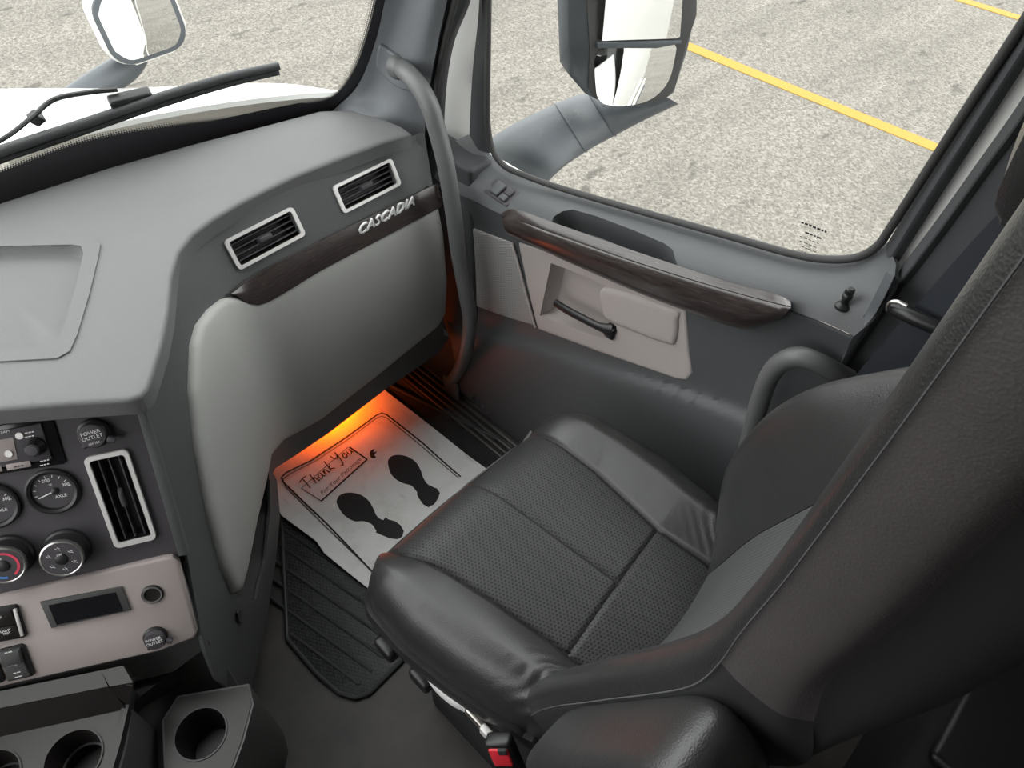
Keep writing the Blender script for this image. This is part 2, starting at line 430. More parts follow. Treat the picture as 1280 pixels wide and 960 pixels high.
def frit():
    t = NT('windshield_frit'); v = t.coord('UV'); sp = t.n('ShaderNodeSeparateXYZ'); t.l(v, sp.inputs[0])
    s = t.n('ShaderNodeMapping'); s.inputs['Scale'].default_value = (1, 1, 1); t.l(v, s.inputs[0])
    # U runs in dot pitches along the band, V in pitches across it; Z of the uv is unused
    dx = t.math('SUBTRACT', t.math('FRACT', sp.outputs[0]), .5); dy = t.math('SUBTRACT', t.math('FRACT', sp.outputs[1]), .5)
    d = t.math('SQRT', t.math('ADD', t.math('MULTIPLY', dx, dx), t.math('MULTIPLY', dy, dy)))
    rad = t.math('SUBTRACT', 1.0, t.math('MULTIPLY', sp.outputs[1], .15))
    a = t.math('GREATER_THAN', rad, d)
    tr = t.n('ShaderNodeBsdfTransparent'); mx = t.n('ShaderNodeMixShader'); t.b.inputs['Base Color'].default_value = (.022, .022, .026, 1); t.b.inputs['Roughness'].default_value = .4
    t.l(a, mx.inputs[0]); t.l(tr.outputs[0], mx.inputs[1]); t.l(t.b.outputs[0], mx.inputs[2]); t.l(mx.outputs[0], t.out.inputs[0]); return t.m
M['frit'] = frit()
def asphalt():
    t = NT('worn_asphalt'); v = t.coord()
    a = t.noise(v, 38, 5, .75); b = t.voro(v, 70, 'F1', 1, 'Color'); bw = t.n('ShaderNodeRGBToBW'); t.l(b, bw.inputs[0])
    c = t.ramp(a, [(.3, (.075, .069, .060, 1)), (.5, (.165, .153, .134, 1)), (.7, (.28, .262, .232, 1))])
    c = t.mix(.45, c, t.ramp(bw.outputs[0], [(.1, (.06, .055, .048, 1)), (.5, (.17, .157, .137, 1)), (.9, (.33, .31, .277, 1))]))
    vs = t.coord('Object', (.35, 1.6, 1), (0, 0, .25)); st = t.noise(vs, 1.6, 5, .65)
    c = t.mix(t.ramp(st, [(.4, (0, 0, 0, 1)), (.7, (.45, .45, .45, 1))]), c, (.08, .073, .066, 1))
    vb = t.coord('Object', (1, 2.4, 1), (0, 0, .3)); sp = t.noise(vb, 3.0, 2, .4)
    c = t.mix(t.ramp(sp, [(.66, (0, 0, 0, 1)), (.74, (.6, .6, .6, 1))]), c, (.045, .042, .038, 1))
    t.l(c, t.b.inputs['Base Color']); t.b.inputs['Roughness'].default_value = .9; t.b.inputs['Specular IOR Level'].default_value = .15
    t.l(t.bump(a, .5, .01), t.b.inputs['Normal']); return t.m
M['asphalt'] = asphalt()
def yellow():
    t = NT('worn_yellow_paint'); v = t.coord(); f = t.noise(v, 40, 5, .8)
    t.l(t.ramp(f, [(.28, (.16, .14, .09, 1)), (.4, (.30, .175, .022, 1)), (.7, (.35, .21, .03, 1))]), t.b.inputs['Base Color']); t.b.inputs['Roughness'].default_value = .8; return t.m
M['yellow'] = yellow()
def rubber():
    t = NT('ribbed_rubber_mat'); s = 1/.0085
    d = t.dots(t.coord('Object', (s, s, s)), .42, .12)
    t.b.inputs['Base Color'].default_value = (.036, .037, .039, 1); t.b.inputs['Roughness'].default_value = .5
    t.l(t.bump(d, .9, .002), t.b.inputs['Normal']); return t.m
M['rubber'] = rubber(); M['rubber_plain'] = plastic('black_rubber', (.035, .036, .038, 1), .5, 600, .15, .45)
def floorm():
    t = NT('floor_vinyl'); v = t.coord(); f = t.noise(v, 7, 6, .6)
    c = t.ramp(f, [(.35, (.036, .033, .033, 1)), (.65, (.062, .056, .053, 1))])
    g = t.voro(v, 90, 'F1'); c = t.mix(t.ramp(g, [(.03, (.5, .5, .5, 1)), (.06, (0, 0, 0, 1))]), c, (.12, .10, .08, 1))
    t.l(c, t.b.inputs['Base Color']); t.b.inputs['Roughness'].default_value = .6; t.l(t.bump(t.noise(v, 260, 3), .3, .001), t.b.inputs['Normal']); return t.m
M['floor'] = floorm()
def paper():
    t = NT('paper_floor_mat'); v = t.coord(); f = t.noise(v, 10, 6, .7)
    c = t.ramp(f, [(.3, (.74, .72, .70, 1)), (.5, (.87, .86, .85, 1)), (.8, (.9, .89, .88, 1))])
    vs = t.coord('Object', (20, 3, 1), (0, 0, .6)); g = t.noise(vs, 3, 5, .6); c = t.mix(t.ramp(g, [(.62, (0, 0, 0, 1)), (.75, (.5, .5, .5, 1))]), c, (.42, .40, .37, 1))
    t.l(c, t.b.inputs['Base Color']); t.b.inputs['Roughness'].default_value = .75; t.l(t.bump(t.noise(v, 5, 3), .4, .01), t.b.inputs['Normal']); return t.m
M['paper'] = paper()
def grille():
    t = NT('speaker_mesh'); s = 1/.0042; d = t.dots(t.coord('Object', (s, s, s), (0, math.radians(90), 0)), .3, .12)
    t.l(t.mix(d, (.33, .32, .315, 1), (.05, .05, .052, 1)), t.b.inputs['Base Color']); t.b.inputs['Roughness'].default_value = .5; t.l(t.bump(d, -.5, .001), t.b.inputs['Normal']); return t.m
M['grille'] = grille()

# ================================================================== OUTSIDE: ground, lines, truck exterior
GZ = -1.25
mesh('ground', [(-25, -25, GZ), (45, -25, GZ), (45, 45, GZ), (-25, 45, GZ)], [(0, 1, 2, 3)], M['asphalt'], None, smooth=False, kind='structure', label='light worn asphalt parking lot outside the cab')
def stripe_line(x0, x1, wd, label):
    n = 60; V = []; rnd = random.Random(int(x0*10))
    for i in range(n+1):
        y = -12+i*.5; x = x0
        V += [(x-wd/2+rnd.uniform(-.006, .006), y, GZ), (x+wd/2+rnd.uniform(-.006, .006), y, GZ)]
    top = [(a, b, c+.006) for a, b, c in V]; F = [(2*i, 2*i+1, 2*i+3, 2*i+2) for i in range(n)]
    Vv, G = extrude_solid(top, V, F)
    mesh('parking_line', Vv, G, M['yellow'], None, smooth=False, label=label, cat='road marking', group='yellow parking lines')
stripe_line(5.77, 0, .12, 'yellow painted parking line beside the truck, the one the door mirror overlaps')
stripe_line(8.64, 0, .12, 'thin far yellow parking line, next bay out beyond the nearer line')

# hood: convex white shell narrowing forward
EDG = [(.965, 1.495, .728), (.95, 1.54, .722), (.89, 1.74, .685), (.79, 2.20, .531), (.637, 2.60, .428), (.51, 2.90, .33), (.40, 3.05, .20)]
EDG = catmull(EDG, 5)
hood = thing('hood', 'white sloping truck hood seen past the windshield wiper', 'hood', loc=(0, 0, 0))
g = []
for e in EDG:
    x, y, z = e; wd = x+.08; row = []
    for q in np.linspace(-1, 1, 25): row.append(np.array([-.08+wd*q, y+(.16*(1-q*q)), z+.075*(1-abs(q)**2.6)]))
    side = [np.array([x+.05, y, z-.10]), np.array([x+.10, y, z-.35]), np.array([x+.12, y, z-.8])]
    g.append([np.array([-.16-p[0], p[1], p[2]]) for p in side[::-1]]+row+side)
gridmesh('hood_shell', g, M['paint'], hood, .012)
cowl = [[np.array([x, 1.455-.165*((x+.1)/.93)**2+oo, zz]) for x in np.linspace(-.98, .90, 24)] for oo, zz in ((.03, .775), (.12, .762), (.32, .70))]
gridmesh('cowl_panel', cowl, M['cowl'], hood, .01)

# hood mirror on the fender
hm = thing('hood_mirror', 'small rounded fender mirror on an angled grey arm above the hood', 'mirror', loc=(.98, 2.70, .5))
C0 = at(176, 28, 'x', 1.0); nrm = CO-C0; nrm /= np.linalg.norm(nrm)
nn = np.array([-.13, -.985, .03]); fr_ = Fr(C0, np.cross([0, 0, 1], nn)*1.0, (0, 0, 1), nn)
fr_ = fr_.rot(math.radians(4))
outl = rrect(.27, .24, .07, 6)
prism('mirror_shell', [(a*1.08, b*1.08) for a, b in outl], fr_, .07, M['silver'], hm, .02, 3, base=-.075)
prism('mirror_rim', [(a*1.02, b*1.02) for a, b in outl], fr_, .012, M['mirror_body'], hm, .004, base=-.008)
cv = []
F2V, F2 = cdt([[np.array(p)*.9 for p in outl]], [(x, y) for x in np.arange(-.11, .12, .02) for y in np.arange(-.1, .11, .02) if abs(x) < .11 and abs(y) < .1])
mesh('mirror_glass', [fr_.p(p[0], p[1], .0085-.25*(p@p)) for p in F2V], F2, M['mirror'], hm)
tube('arm', [at(60, 150, 'y', 2.75), at(120, 108, 'y', 2.80), at(160, 80, 'y', 2.83), C0-nn*.09+np.array([.02, 0, -.06])], .05, M['mirror_body'], hm, 12, 6, flat=1.0)

# side mirror
sm = thing('door_mirror', 'large two-pane truck door mirror on a thick grey arm outside the side window', 'mirror', loc=(1.15, 1.0, .62))
DM = Plane((1.38, .9, .95), (-.518, -.855, .03))
mu = np.cross([0, 0, 1], DM.n); mu /= np.linalg.norm(mu); mfr = Fr(DM.q, mu, np.cross(DM.n, mu), DM.n)
def luv(fr, pl, pts): return [((pl.hit(*p)[0]-fr.o)@fr.u, (pl.hit(*p)[0]-fr.o)@fr.v) for p in pts]
hs = luv(mfr, DM, [(722, -200), (878, -230), (872, 20), (858, 60), (845, 112), (832, 126), (800, 133), (768, 133), (745, 125), (736, 112), (738, 60)])
hs2 = luv(mfr, DM, [(705, -200), (882, -230), (873, 22), (862, 62), (846, 120), (832, 130), (800, 137), (764, 137), (735, 122), (714, 98), (713, 60)])
ho = prism('mirror_housing', hs2, mfr, .075, M['mirror_body'], sm, .012, 3, base=-.085)
prism('mirror_bezel', hs, mfr, .006, M['seal'], sm, .002, base=-.010)
up = luv(mfr, DM, [(752, -190), (868, -210), (850, 46), (846, 48), (752, 51), (748, 48)])
prism('flat_mirror_glass', up, mfr, .002, M['mirror'], sm, 0, base=-.002, smooth=False)
dv = luv(mfr, DM, [(746, 53), (852, 50), (851, 54), (820, 60), (746, 60)])
prism('divider_bar', dv, mfr, .010, M['mirror_body'], sm, .003, base=-.006)
lo = luv(mfr, DM, [(749, 63), (800, 60), (843, 54), (842, 80), (836, 100), (824, 116), (806, 127), (780, 132), (760, 131), (750, 126), (745, 110)])
lo = [np.array(p) for p in catmull(lo, 3, True)]; cc = np.mean(lo, 0)
L2, LF = cdt([lo], [(x, y) for x in np.arange(-.3, .3, .012) for y in np.arange(-.4, .3, .012) if polydist([(x, y)], lo)[0] > .004 and abs(x-cc[0]) < .12 and abs(y-cc[1]) < .09])
mesh('convex_mirror_glass', [mfr.p(p[0], p[1], .004-.5*((p-cc)@(p-cc))) for p in L2], LF, M['mirror'], sm)
arm_rows = []
for (pa, pb, xx) in (((560, 215), (640, 285), 1.12), ((625, 165), (690, 222), 1.16), ((694, 130), (732, 190), 1.30), ((735, 116), (768, 170), 1.42), ((785, 118), (808, 149), 1.48), ((818, 112), (848, 130), 1.53)):
    a, b = at(*pa, 'x', xx), at(*pb, 'x', xx); c = (a+b)/2; hv = (b-a)/2; dn = ray((pa[0]+pb[0])/2, (pa[1]+pb[1])/2); dn /= np.linalg.norm(dn)
    arm_rows.append([c+hv*math.cos(q)+dn*.06*math.sin(q) for q in np.linspace(0, 2*math.pi, 17)])
gridmesh('arm', grid_of(arm_rows, 1, 5), M['mirror_body'], sm, 0)
for f in (2.0, 3.0):
    i = int(f); c = np.mean(arm_rows[i][:-1], 0)
    gridmesh('arm_seam', [[c+(p-c)*s+off_ for p in arm_rows[i]] for s, off_ in ((1.0, 0), (1.035, 0), (1.035, (arm_rows[i+1][0]-arm_rows[i][0])*.06), (1.0, (arm_rows[i+1][0]-arm_rows[i][0])*.06))], M['mirror_body'], sm, 0)

# outer skin of the truck seen in the mirrors
body = thing('truck_side_body', 'white painted outer side of the truck cab seen in the door mirror', 'truck body')
sk = [[np.array([x, y, z]) for y in (.145, -.6, -1.4, -2.4)] for x, z in ((1.10, 2.6), (1.13, 1.4), (1.15, .6), (1.13, .1), (1.10, -.55))]
loft('sleeper_side', sk, M['paint'], body, 4, 4, .02)
sk = [[np.array([x, y, z]) for y in (1.15, .7, .14)] for x, z in ((1.07, .70), (1.12, .45), (1.13, .1), (1.10, -.5))]
loft('door_skin', sk, M['paint'], body, 4, 4, .012)
loft('side_fairing', [[np.array([x, y, z]) for y in (-.3, -1, -2.4)] for x, z in ((1.15, -.5), (1.18, -.75), (1.15, -1.0))], M['paint'], body, 3, 3, .02)
tube('step_edge', [(1.17, -.3, -.62), (1.19, -1, -.62), (1.19, -2.3, -.62)], .02, M['seal'], body, 8, 2)
tube('door_handle_outer', [(1.15, .25, .32), (1.18, .32, .31), (1.18, .42, .30), (1.15, .48, .30)], .014, M['seal'], body, 8, 3)

# ================================================================== CAB SHELL
mesh('floor', *extrude_solid([(-1.15, -2.3, 0), (.97, -2.3, 0), (.97, 1.5, 0), (-1.15, 1.5, 0)], [(-1.15, -2.3, -.05), (.97, -2.3, -.05), (.97, 1.5, -.05), (-1.15, 1.5, -.05)], [(0, 1, 2, 3)]), M['floor'], None, smooth=False, kind='structure', label='dark vinyl cab floor')
def boxm(name, lo, hi, mat, parent=None, r=0, **kw):
    lo, hi = np.array(lo, float), np.array(hi, float); c = (lo+hi)/2
    return rbox(name, Fr((c[0], c[1], lo[2]), (1, 0, 0), (0, 1, 0)), hi[0]-lo[0], hi[1]-lo[1], hi[2]-lo[2], r, mat, parent, **kw)
boxm('ceiling', (-1.2, -2.35, 2.25), (1.1, .80, 2.3), M['headliner'], kind='structure', label='pale cloth cab headliner')
boxm('wall_rear', (-1.2, -2.4, 0), (1.1, -2.35, 2.25), M['interior'], kind='structure', label='grey rear wall of the sleeper')
boxm('wall_right', (.98, -2.35, 0), (1.05, -.02, 2.25), M['interior'], kind='structure', label='grey right wall of the sleeper')
wl = thing('wall_left', 'grey left side of the cab with its door window', 'wall', kind='structure')
boxm('side_panel', (-1.22, -2.35, 0), (-1.16, .12, 2.25), M['interior'], wl)
boxm('door_lower', (-1.22, .12, 0), (-1.16, 1.35, .84), M['interior'], wl)
boxm('door_upper', (-1.22, .12, 1.75), (-1.16, 1.0, 2.25), M['interior'], wl)
del wl['category']
mesh('wall_front', *extrude_solid([(-1.15, 1.36, -.02), (1.0, 1.36, -.02), (1.0, 1.40, .5), (1.0, 1.36, .76), (-1.15, 1.36, .76), (-1.15, 1.40, .5)], [(-1.15, 1.44, -.02), (1.0, 1.44, -.02), (1.0, 1.46, .5), (1.0, 1.40, .76), (-1.15, 1.40, .76), (-1.15, 1.46, .5)], [(0, 1, 2, 5), (5, 2, 3, 4)]), M['deep'], None, smooth=False, kind='structure', label='black firewall under the dashboard')

boxm('trim_3', (-1.18, .74, 2.06), (1.04, .86, 2.26), M['headliner'], None, .02, kind='structure', label='pale header above the windshield')
boxm('trim_4', (.975, -.03, 1.72), (1.05, .86, 2.26), M['headliner'], None, .02, kind='structure', label='pale roof side above the passenger window')
boxm('trim_5', (.985, -.03, 1.36), (1.05, .10, 1.74), M['pillar_dark'], None, .02, kind='structure', label='dark upper door pillar')
for k_, sx_ in ((6, .955), (7, -1.15)):
    tube('trim_%d' % k_, [(sx_, 1.20 if sx_ < 0 else .99, .88 if sx_ < 0 else 1.52), (sx_, .92, 1.80), (sx_, .80, 2.15)], .05, M['pillar'], None, 10, 4, kind='structure', label='grey upper windshield pillar')
# windshield
def ws(x, z, o=0): return np.array([x, 1.455-.165*((x+.1)/.93)**2-.50*(z-.83)+o, z])
WSg = [[ws(x, z) for x in np.linspace(-1.1, 1.02, 30)] for z in np.linspace(.70, 2.1, 20)]
WS = Surf(WSg)
win = thing('window_1', 'curved windshield with a black dotted border', 'window', kind='structure'); del win['category']
gridmesh('windshield_glass', [[ws(x, z) for x in np.linspace(-1.08, .95, 24)] for z in np.linspace(.74, 2.12, 14)], M['glass'], win, 0)
def band(name, outer, inner, mat, parent, pitch=.0045):
    n = 140; A = resample_n(outer, n); B = resample_n(inner, n); V, uv = [], []; s = 0; prev = None
    for a, b in zip(A, B):
        p = WS.hit(*a); q = WS.hit(*b); P0, P1 = p[0]+p[1]*.003, q[0]+q[1]*.003
        if prev is not None: s += np.linalg.norm(P1-prev)
        prev = P1; L = np.linalg.norm(P1-P0)
        for k in range(5):
            f = k/4; V.append(P0*(1-f)+P1*f); uv.append((s/pitch, 6-(1-f)*L/pitch))
    F = [(i*5+k, i*5+k+1, (i+1)*5+k+1, (i+1)*5+k) for i in range(n-1) for k in range(4)]
    return mesh(name, V, F, mat, parent, uv=uv)
def resample_n(P, n):
    P = catmull(P, 10); d = [0]
    for i in range(1, len(P)): d.append(d[-1]+np.linalg.norm(P[i]-P[i-1]))
    out = []
    for t in np.linspace(0, d[-1], n):
        i = min(len(P)-2, max(0, int(np.searchsorted(d, t))-1)); f = (t-d[i])/(d[i+1]-d[i]+1e-12); out.append(P[i]*(1-f)+P[i+1]*f)
    return out
band('frit_border', [(-80, 290), (0, 262), (135, 220), (250, 190), (350, 165), (425, 145), (462, 112), (482, 60), (500, -20), (520, -120)],
     [(-80, 232), (0, 206), (100, 170), (200, 152), (300, 140), (370, 126), (410, 116), (436, 82), (452, 35), (462, -10), (484, -120)], M['frit'], win)

# wiper
wp = thing('windshield_wiper', 'black wiper arm with long blade resting across the windshield', 'wiper')
def wpt(x, y, o): p, n = WS.hit(x, y); return p-n*o
tube('blade', [wpt(-60, 232, .022), wpt(0, 205, .022), wpt(60, 184, .022), wpt(125, 162, .022), wpt(190, 139, .022), wpt(250, 120, .022), wpt(300, 106, .022), wpt(354, 94, .022)], lambda t: .0105*(1-.25*t), M['rubber_plain'], wp, 10, 6)
tube('rubber_lip', [wpt(-60, 238, .014), wpt(0, 211, .014), wpt(60, 190, .014), wpt(125, 167, .014), wpt(190, 144, .014), wpt(250, 124.5, .014), wpt(300, 110, .014), wpt(352, 97.5, .014)], .0055, M['black'], wp, 8, 6)
tube('arm', [wpt(-60, 250, .05), wpt(0, 214, .05), wpt(30, 196, .05), wpt(58, 174, .05), wpt(84, 153, .05), wpt(125, 144, .05), wpt(160, 137, .045)], .0045, M['black'], wp, 8, 5)
a, n_ = WS.hit(58, 176); rbox('joint_clip', Fr(a-n_*.055, wpt(84, 153, .05)-wpt(30, 196, .05), n_), .02, .02, .02, .003, M['black'], wp)
a, n_ = WS.hit(172, 137); rbox('blade_bracket', Fr(a-n_*.035, wpt(200, 128, .04)-wpt(150, 140, .04), n_), .075, .022, .02, .005, M['black'], wp)

# ================================================================== DASHBOARD
dash = thing('dashboard', 'grey truck dashboard with two air vents, wood-look strip and pale glove box', 'dashboard')
TOPZ = .85
TOP = Plane((0, 0, TOPZ), (0, 0, 1))
def shrinkp(P, k):
    c = np.mean(np.array(P, float), 0); return [tuple(c+(np.array(p)-c)*k) for p in P]
lip = [(514, 165), (470, 180), (420, 199), (370, 219), (330, 238), (295, 256), (265, 274), (240, 293), (223, 315), (214, 345), (210, 390), (202, 430), (191, 465), (184, 486), (176, 495), (160, 500), (90, 504), (0, 511), (-120, 522), (-300, 568), (-767, 805)]
backe = [(-781, 559), (-268, 347), (-120, 293), (0, 252), (135, 208), (250, 176), (340, 153), (400, 137), (440, 136), (475, 145), (500, 156)]
trayo = [(-60, 303), (0, 300), (100, 298), (118, 299), (126, 307), (124, 320), (112, 370), (97, 420), (88, 440), (72, 449), (0, 453), (-60, 457)]
trayi = [(-60, 313), (0, 309), (90, 307), (102, 309), (105, 318), (94, 365), (80, 412), (70, 428), (55, 434), (0, 440), (-60, 444)]
sheet('dash_top', backe+lip, TOP, M['dash_top'], dash, 12, holes=[trayi], thick=.007, rnd=5, rdep=.006)
sheet('dash_lip', shrinkp(backe+lip, .999), TOP, M['dash_top'], dash, 30, holes=[trayi], off=-.0065, thick=.026)
recess('tray', trayi, TOP, (0, 0, -.018), M['dash_top'], dash, .93)
def ring_sheet(name, a, b, surf, mat, parent, off=.002, thick=.003, **kw):
    return sheet(name, a, surf, mat, parent, 8, holes=[b], off=off, thick=thick, **kw)
ring_sheet('tray_rim', trayo, trayi, TOP, M['dash_top'], dash, .0025, .004)
# face of the dash: plan curve per height, wrapping into the side of the centre stack
def yR(z): return float(np.interp(z, [0, .2, .36, .48, .6, .69, .84, .9], [1.08, 1.06, 1.036, 1.018, 1.026, 1.045, 1.118, 1.145]))
AZ, TL = math.radians(28), math.radians(30)
SN = np.array([-math.sin(AZ)*math.cos(TL), -math.cos(AZ)*math.cos(TL), math.sin(TL)])
SA = at(180, 497, 'z', .80)
STK = Plane(SA, SN); su = np.cross([0, 0, 1], SN); SF = Fr(SA, su, np.cross(SN, su), SN)
def face_row(z):
    k = .8-z; e = np.array([.140-.345*k, .865-.467*k]) if z > .40 else np.array([.002, .678])+np.array([-.17, -.15])*(.40-z)
    ex = float(np.interp(z, [0, .36, .44, 1], [.10, .09, .004, .004])); d_ = np.array([-.62, -.78])
    yr = yR(z); wv = np.array([.36, yr-.01]); e2 = e+(wv-e)*.35; e3 = e+(wv-e)*.72
    P = [e+d_*ex, e, e2, e3, np.array([.38, yr-.005]), np.array([.50, yr+.004]), np.array([.68, yr+.004]), np.array([.875, yr])]
    return [np.array([p[0], p[1], z]) for p in P]
FACErows = [face_row(z) for z in (.90, .84, .77, .69, .60, .52, .44, .36, .28, .20, .1, 0)]
FACE = Surf(grid_of(FACErows, 8, 4))
v1 = [(279, 300), (364, 259), (382, 292), (297, 340)]; v2 = [(415, 233), (489, 197), (500, 231), (428, 268)]
def shrinkp(P, k):
    c = np.mean(np.array(P, float), 0); return [tuple(c+(np.array(p)-c)*k) for p in P]
facep = [(530, 165), (420, 205), (330, 243), (275, 275), (245, 298), (225, 325), (216, 390), (205, 430), (194, 490), (184, 515), (207, 590), (228, 660), (250, 785), (256, 812), (270, 848), (290, 864), (312, 868), (331, 790), (345, 700), (350, 645), (346, 600), (337, 584), (338, 640), (332, 700), (320, 750), (298, 746), (288, 730), (275, 600), (262, 500), (275, 420), (330, 400), (440, 345), (548, 285), (541, 232)]
sheet('dash_face', facep, FACE, M['dash_dark'], dash, 9, holes=[shrinkp(v1, .86), shrinkp(v2, .86)], off=0, thick=.006)
glovep = [(290, 370), (330, 372), (400, 330), (480, 288), (545, 254), (552, 290), (557, 350), (555, 390), (546, 406), (480, 460), (400, 522), (352, 549), (336, 568), (330, 600), (318, 650), (306, 710), (298, 740), (288, 741), (275, 710), (256, 640), (241, 560), (234, 490), (236, 432), (243, 407), (258, 387), (275, 374)]
sheet('glove_box', glovep, FACE, M['glove'], dash, 9, off=.014, thick=.035, rnd=9, rdep=.012)
# dark lower lip under the glove box
sheet('lower_lip', [(552, 395), (560, 420), (548, 440), (480, 486), (410, 540), (362, 572), (342, 585), (334, 600), (332, 572), (350, 549), (400, 520), (480, 458)], FACE, M['dash_dark'], dash, 9, off=.004, thick=.03)
# black opening at the lower left of the glove box and the skirt
OPN = [(339, 578), (339, 640), (333, 701), (321, 752), (296, 747), (296, 706), (308, 650), (320, 596)]
recess('side_opening', OPN, FACE, -FACE.hit(318, 670)[1]*.10, M['console_dark'], dash, .95)
woodp = [(282, 368), (320, 341), (400, 299), (480, 260), (536, 232), (541, 231), (547, 255), (480, 291), (400, 333), (342, 367), (326, 377), (310, 378), (296, 374)]
def uvsheet(name, top, bot, surf, mat, parent, off, thick=.006, n=60, m=6, prof=None, **kw):
    A, B = resample_n(top, n), resample_n(bot, n); V, uv, T, Bk = [], [], [], []
    for i in range(n):
        for k in range(m):
            f = k/(m-1); q = A[i]*(1-f)+B[i]*f; p, nn_ = surf.hit(*q); o = off+(prof(f) if prof else 0)
            T.append(p+nn_*o); Bk.append(p+nn_*(off-thick)); uv.append((i/n*3, f*.25))
    F = [(i*m+k, i*m+k+1, (i+1)*m+k+1, (i+1)*m+k) for i in range(n-1) for k in range(m-1)]
    V, G = extrude_solid(T, Bk, F)
    return mesh(name, V, G, mat, parent, uv=uv+uv, **kw)
uvsheet('wood_strip', [(282, 368), (320, 341), (400, 299), (480, 260), (536, 232), (542, 231)], [(284, 369), (322, 378), (400, 334), (480, 292), (542, 259), (547, 256)], FACE, M['wood'], dash, .016, .012, prof=lambda f: .0012*math.sin(math.pi*f))
def quadframe(P, surf):
    Q = [surf.hit(*p)[0] for p in P]; c = np.mean(Q, 0); u = (Q[1]-Q[0])+(Q[2]-Q[3]); v = (Q[0]-Q[3])+(Q[1]-Q[2]); f = Fr(c, u, v)
    return f, (np.linalg.norm(Q[1]-Q[0])+np.linalg.norm(Q[2]-Q[3]))/2, (np.linalg.norm(Q[0]-Q[3])+np.linalg.norm(Q[1]-Q[2]))/2
def vent(P, surf, parent, nslat=4, vertical=False, lab=None):
    f, W, H = quadframe(P, surf); r = min(W, H)*.14
    o = prism('air_vent', rrect(W, H, r), f, .006, M['silver'], parent, 0, holes=[rrect(W*.9 if W > H else W*.8, H*.8 if W > H else H*.91, r*.6)], base=-.001)
    iw, ih = (W*.9, H*.8) if W > H else (W*.8, H*.91)
    V = [f.p(a, b, 0) for a, b in rrect(iw, ih, r*.6)]; Bk = [f.p(a*.97, b*.97, -.028) for a, b in rrect(iw, ih, r*.6)]; n = len(V)
    mesh('vent_cavity', V+Bk, [(i, (i+1) % n, n+(i+1) % n, n+i) for i in range(n)]+[tuple(range(n, 2*n))], M['black'], o)
    if lab: o['label'] = lab
    for k in range(nslat):
        t = (k+.7)/(nslat+.4)-.5
        if vertical: fb = f.at(-t*iw, 0, -.016); rbox('slat', fb, .0022, ih*.97, .013, .0006, M['panel'], o, 1)
        else: fb = f.at(0, t*ih, -.016); rbox('slat', fb, iw*.98, .0024, .013, .0006, M['panel'], o, 1)
    if vertical: rbox('vent_tab', f.at(iw*.02, 0, -.006), .008, .034, .010, .002, M['panel'], o, taper=.7)
    else: rbox('vent_tab', f.at(0, 0, -.006), .034, .012, .011, .002, M['panel'], o, taper=.75)
    return o
vent(v1, FACE, dash); vent(v2, FACE, dash)
pa, na = FACE.hit(444, 292); pb, nb = FACE.hit(517, 252); pc, nc_ = FACE.hit(477, 271)
lf = Fr(pc+nc_*.0195, pb-pa, (0, 0, 1)); text('lettering', 'CASCADIA', lf.at(0, .003), .031, M['badge'], dash, .0022, .35, 'CENTER', 0, np.linalg.norm(pb-pa)/.158, label='raised silver CASCADIA lettering')

# ================================================================== CENTRE STACK
ip = thing('instrument_panel', 'soft black centre instrument panel with gauges, climate knobs and tall air vent', 'instrument panel')
def suv(P): return luv(SF, STK, P)
def sfr(px, py, h=0):
    p, n = STK.hit(px, py); return Fr(p+n*h, SF.u, SF.v, SF.n)
radp = [(-60, 541), (62, 521), (66, 522), (83, 577), (80, 580), (-60, 602)]
prism('panel_plate', suv([(-110, 536), (0, 524), (160, 507), (168, 507), (226, 690), (210, 720), (-110, 790)]), SF, .02, M['panel'], ip, 0, base=-.022, holes=[suv(shrinkp(v, .96)) for v in ([(104, 572), (158, 562), (196, 672), (147, 684)],)])
prism('textured_edge', suv([(168, 503), (181, 503), (236, 692), (224, 694)]), SF, .016, M['dash_dark'], ip, .003, base=-.010)
vent([(103, 571), (159, 561), (197, 671), (146, 685)], STK, ip, 3, True)
def gauge(px, py, lab1):
    f = sfr(px, py, -.002); o = lathe('gauge', [(.036, 0), (.036, .006), (.033, .0075), (.029, .006), (.028, .0015), (.028, 0)], f, M['black'], ip)
    lathe('gauge_face', [(.028, 0), (.028, .0016)], f, M['panel'], o)
    for i in range(9):
        a = math.radians(180-i*22.5+8); rbox('tick', f.at(.024*math.cos(a), .024*math.sin(a), .0016).rot(a), .004, .0009, .0004, 0, M['white_print'], o)
    text('gauge_text', '200', f.at(-.004, .0185, .002), .0072, M['white_print'], o); text('gauge_text', '300', f.at(.0195, .006, .002), .0068, M['white_print'], o)
    text('gauge_text', lab1, f.at(.008, -.0105, .002), .0068, M['white_print'], o); text('gauge_text', '°F', f.at(.0, .010, .002), .0055, M['white_print'], o)
    rbox('needle', f.at(-.008, -.003, .003).rot(math.radians(15)), .026, .0014, .0006, 0, M['white_print'], o); lathe('needle_hub', [(.005, .002), (.005, .004), (.003, .005)], f.at(.003, 0), M['black'], o, 16)
gauge(66, 614, 'AXLE'); gauge(-9, 632, 'AXLE')
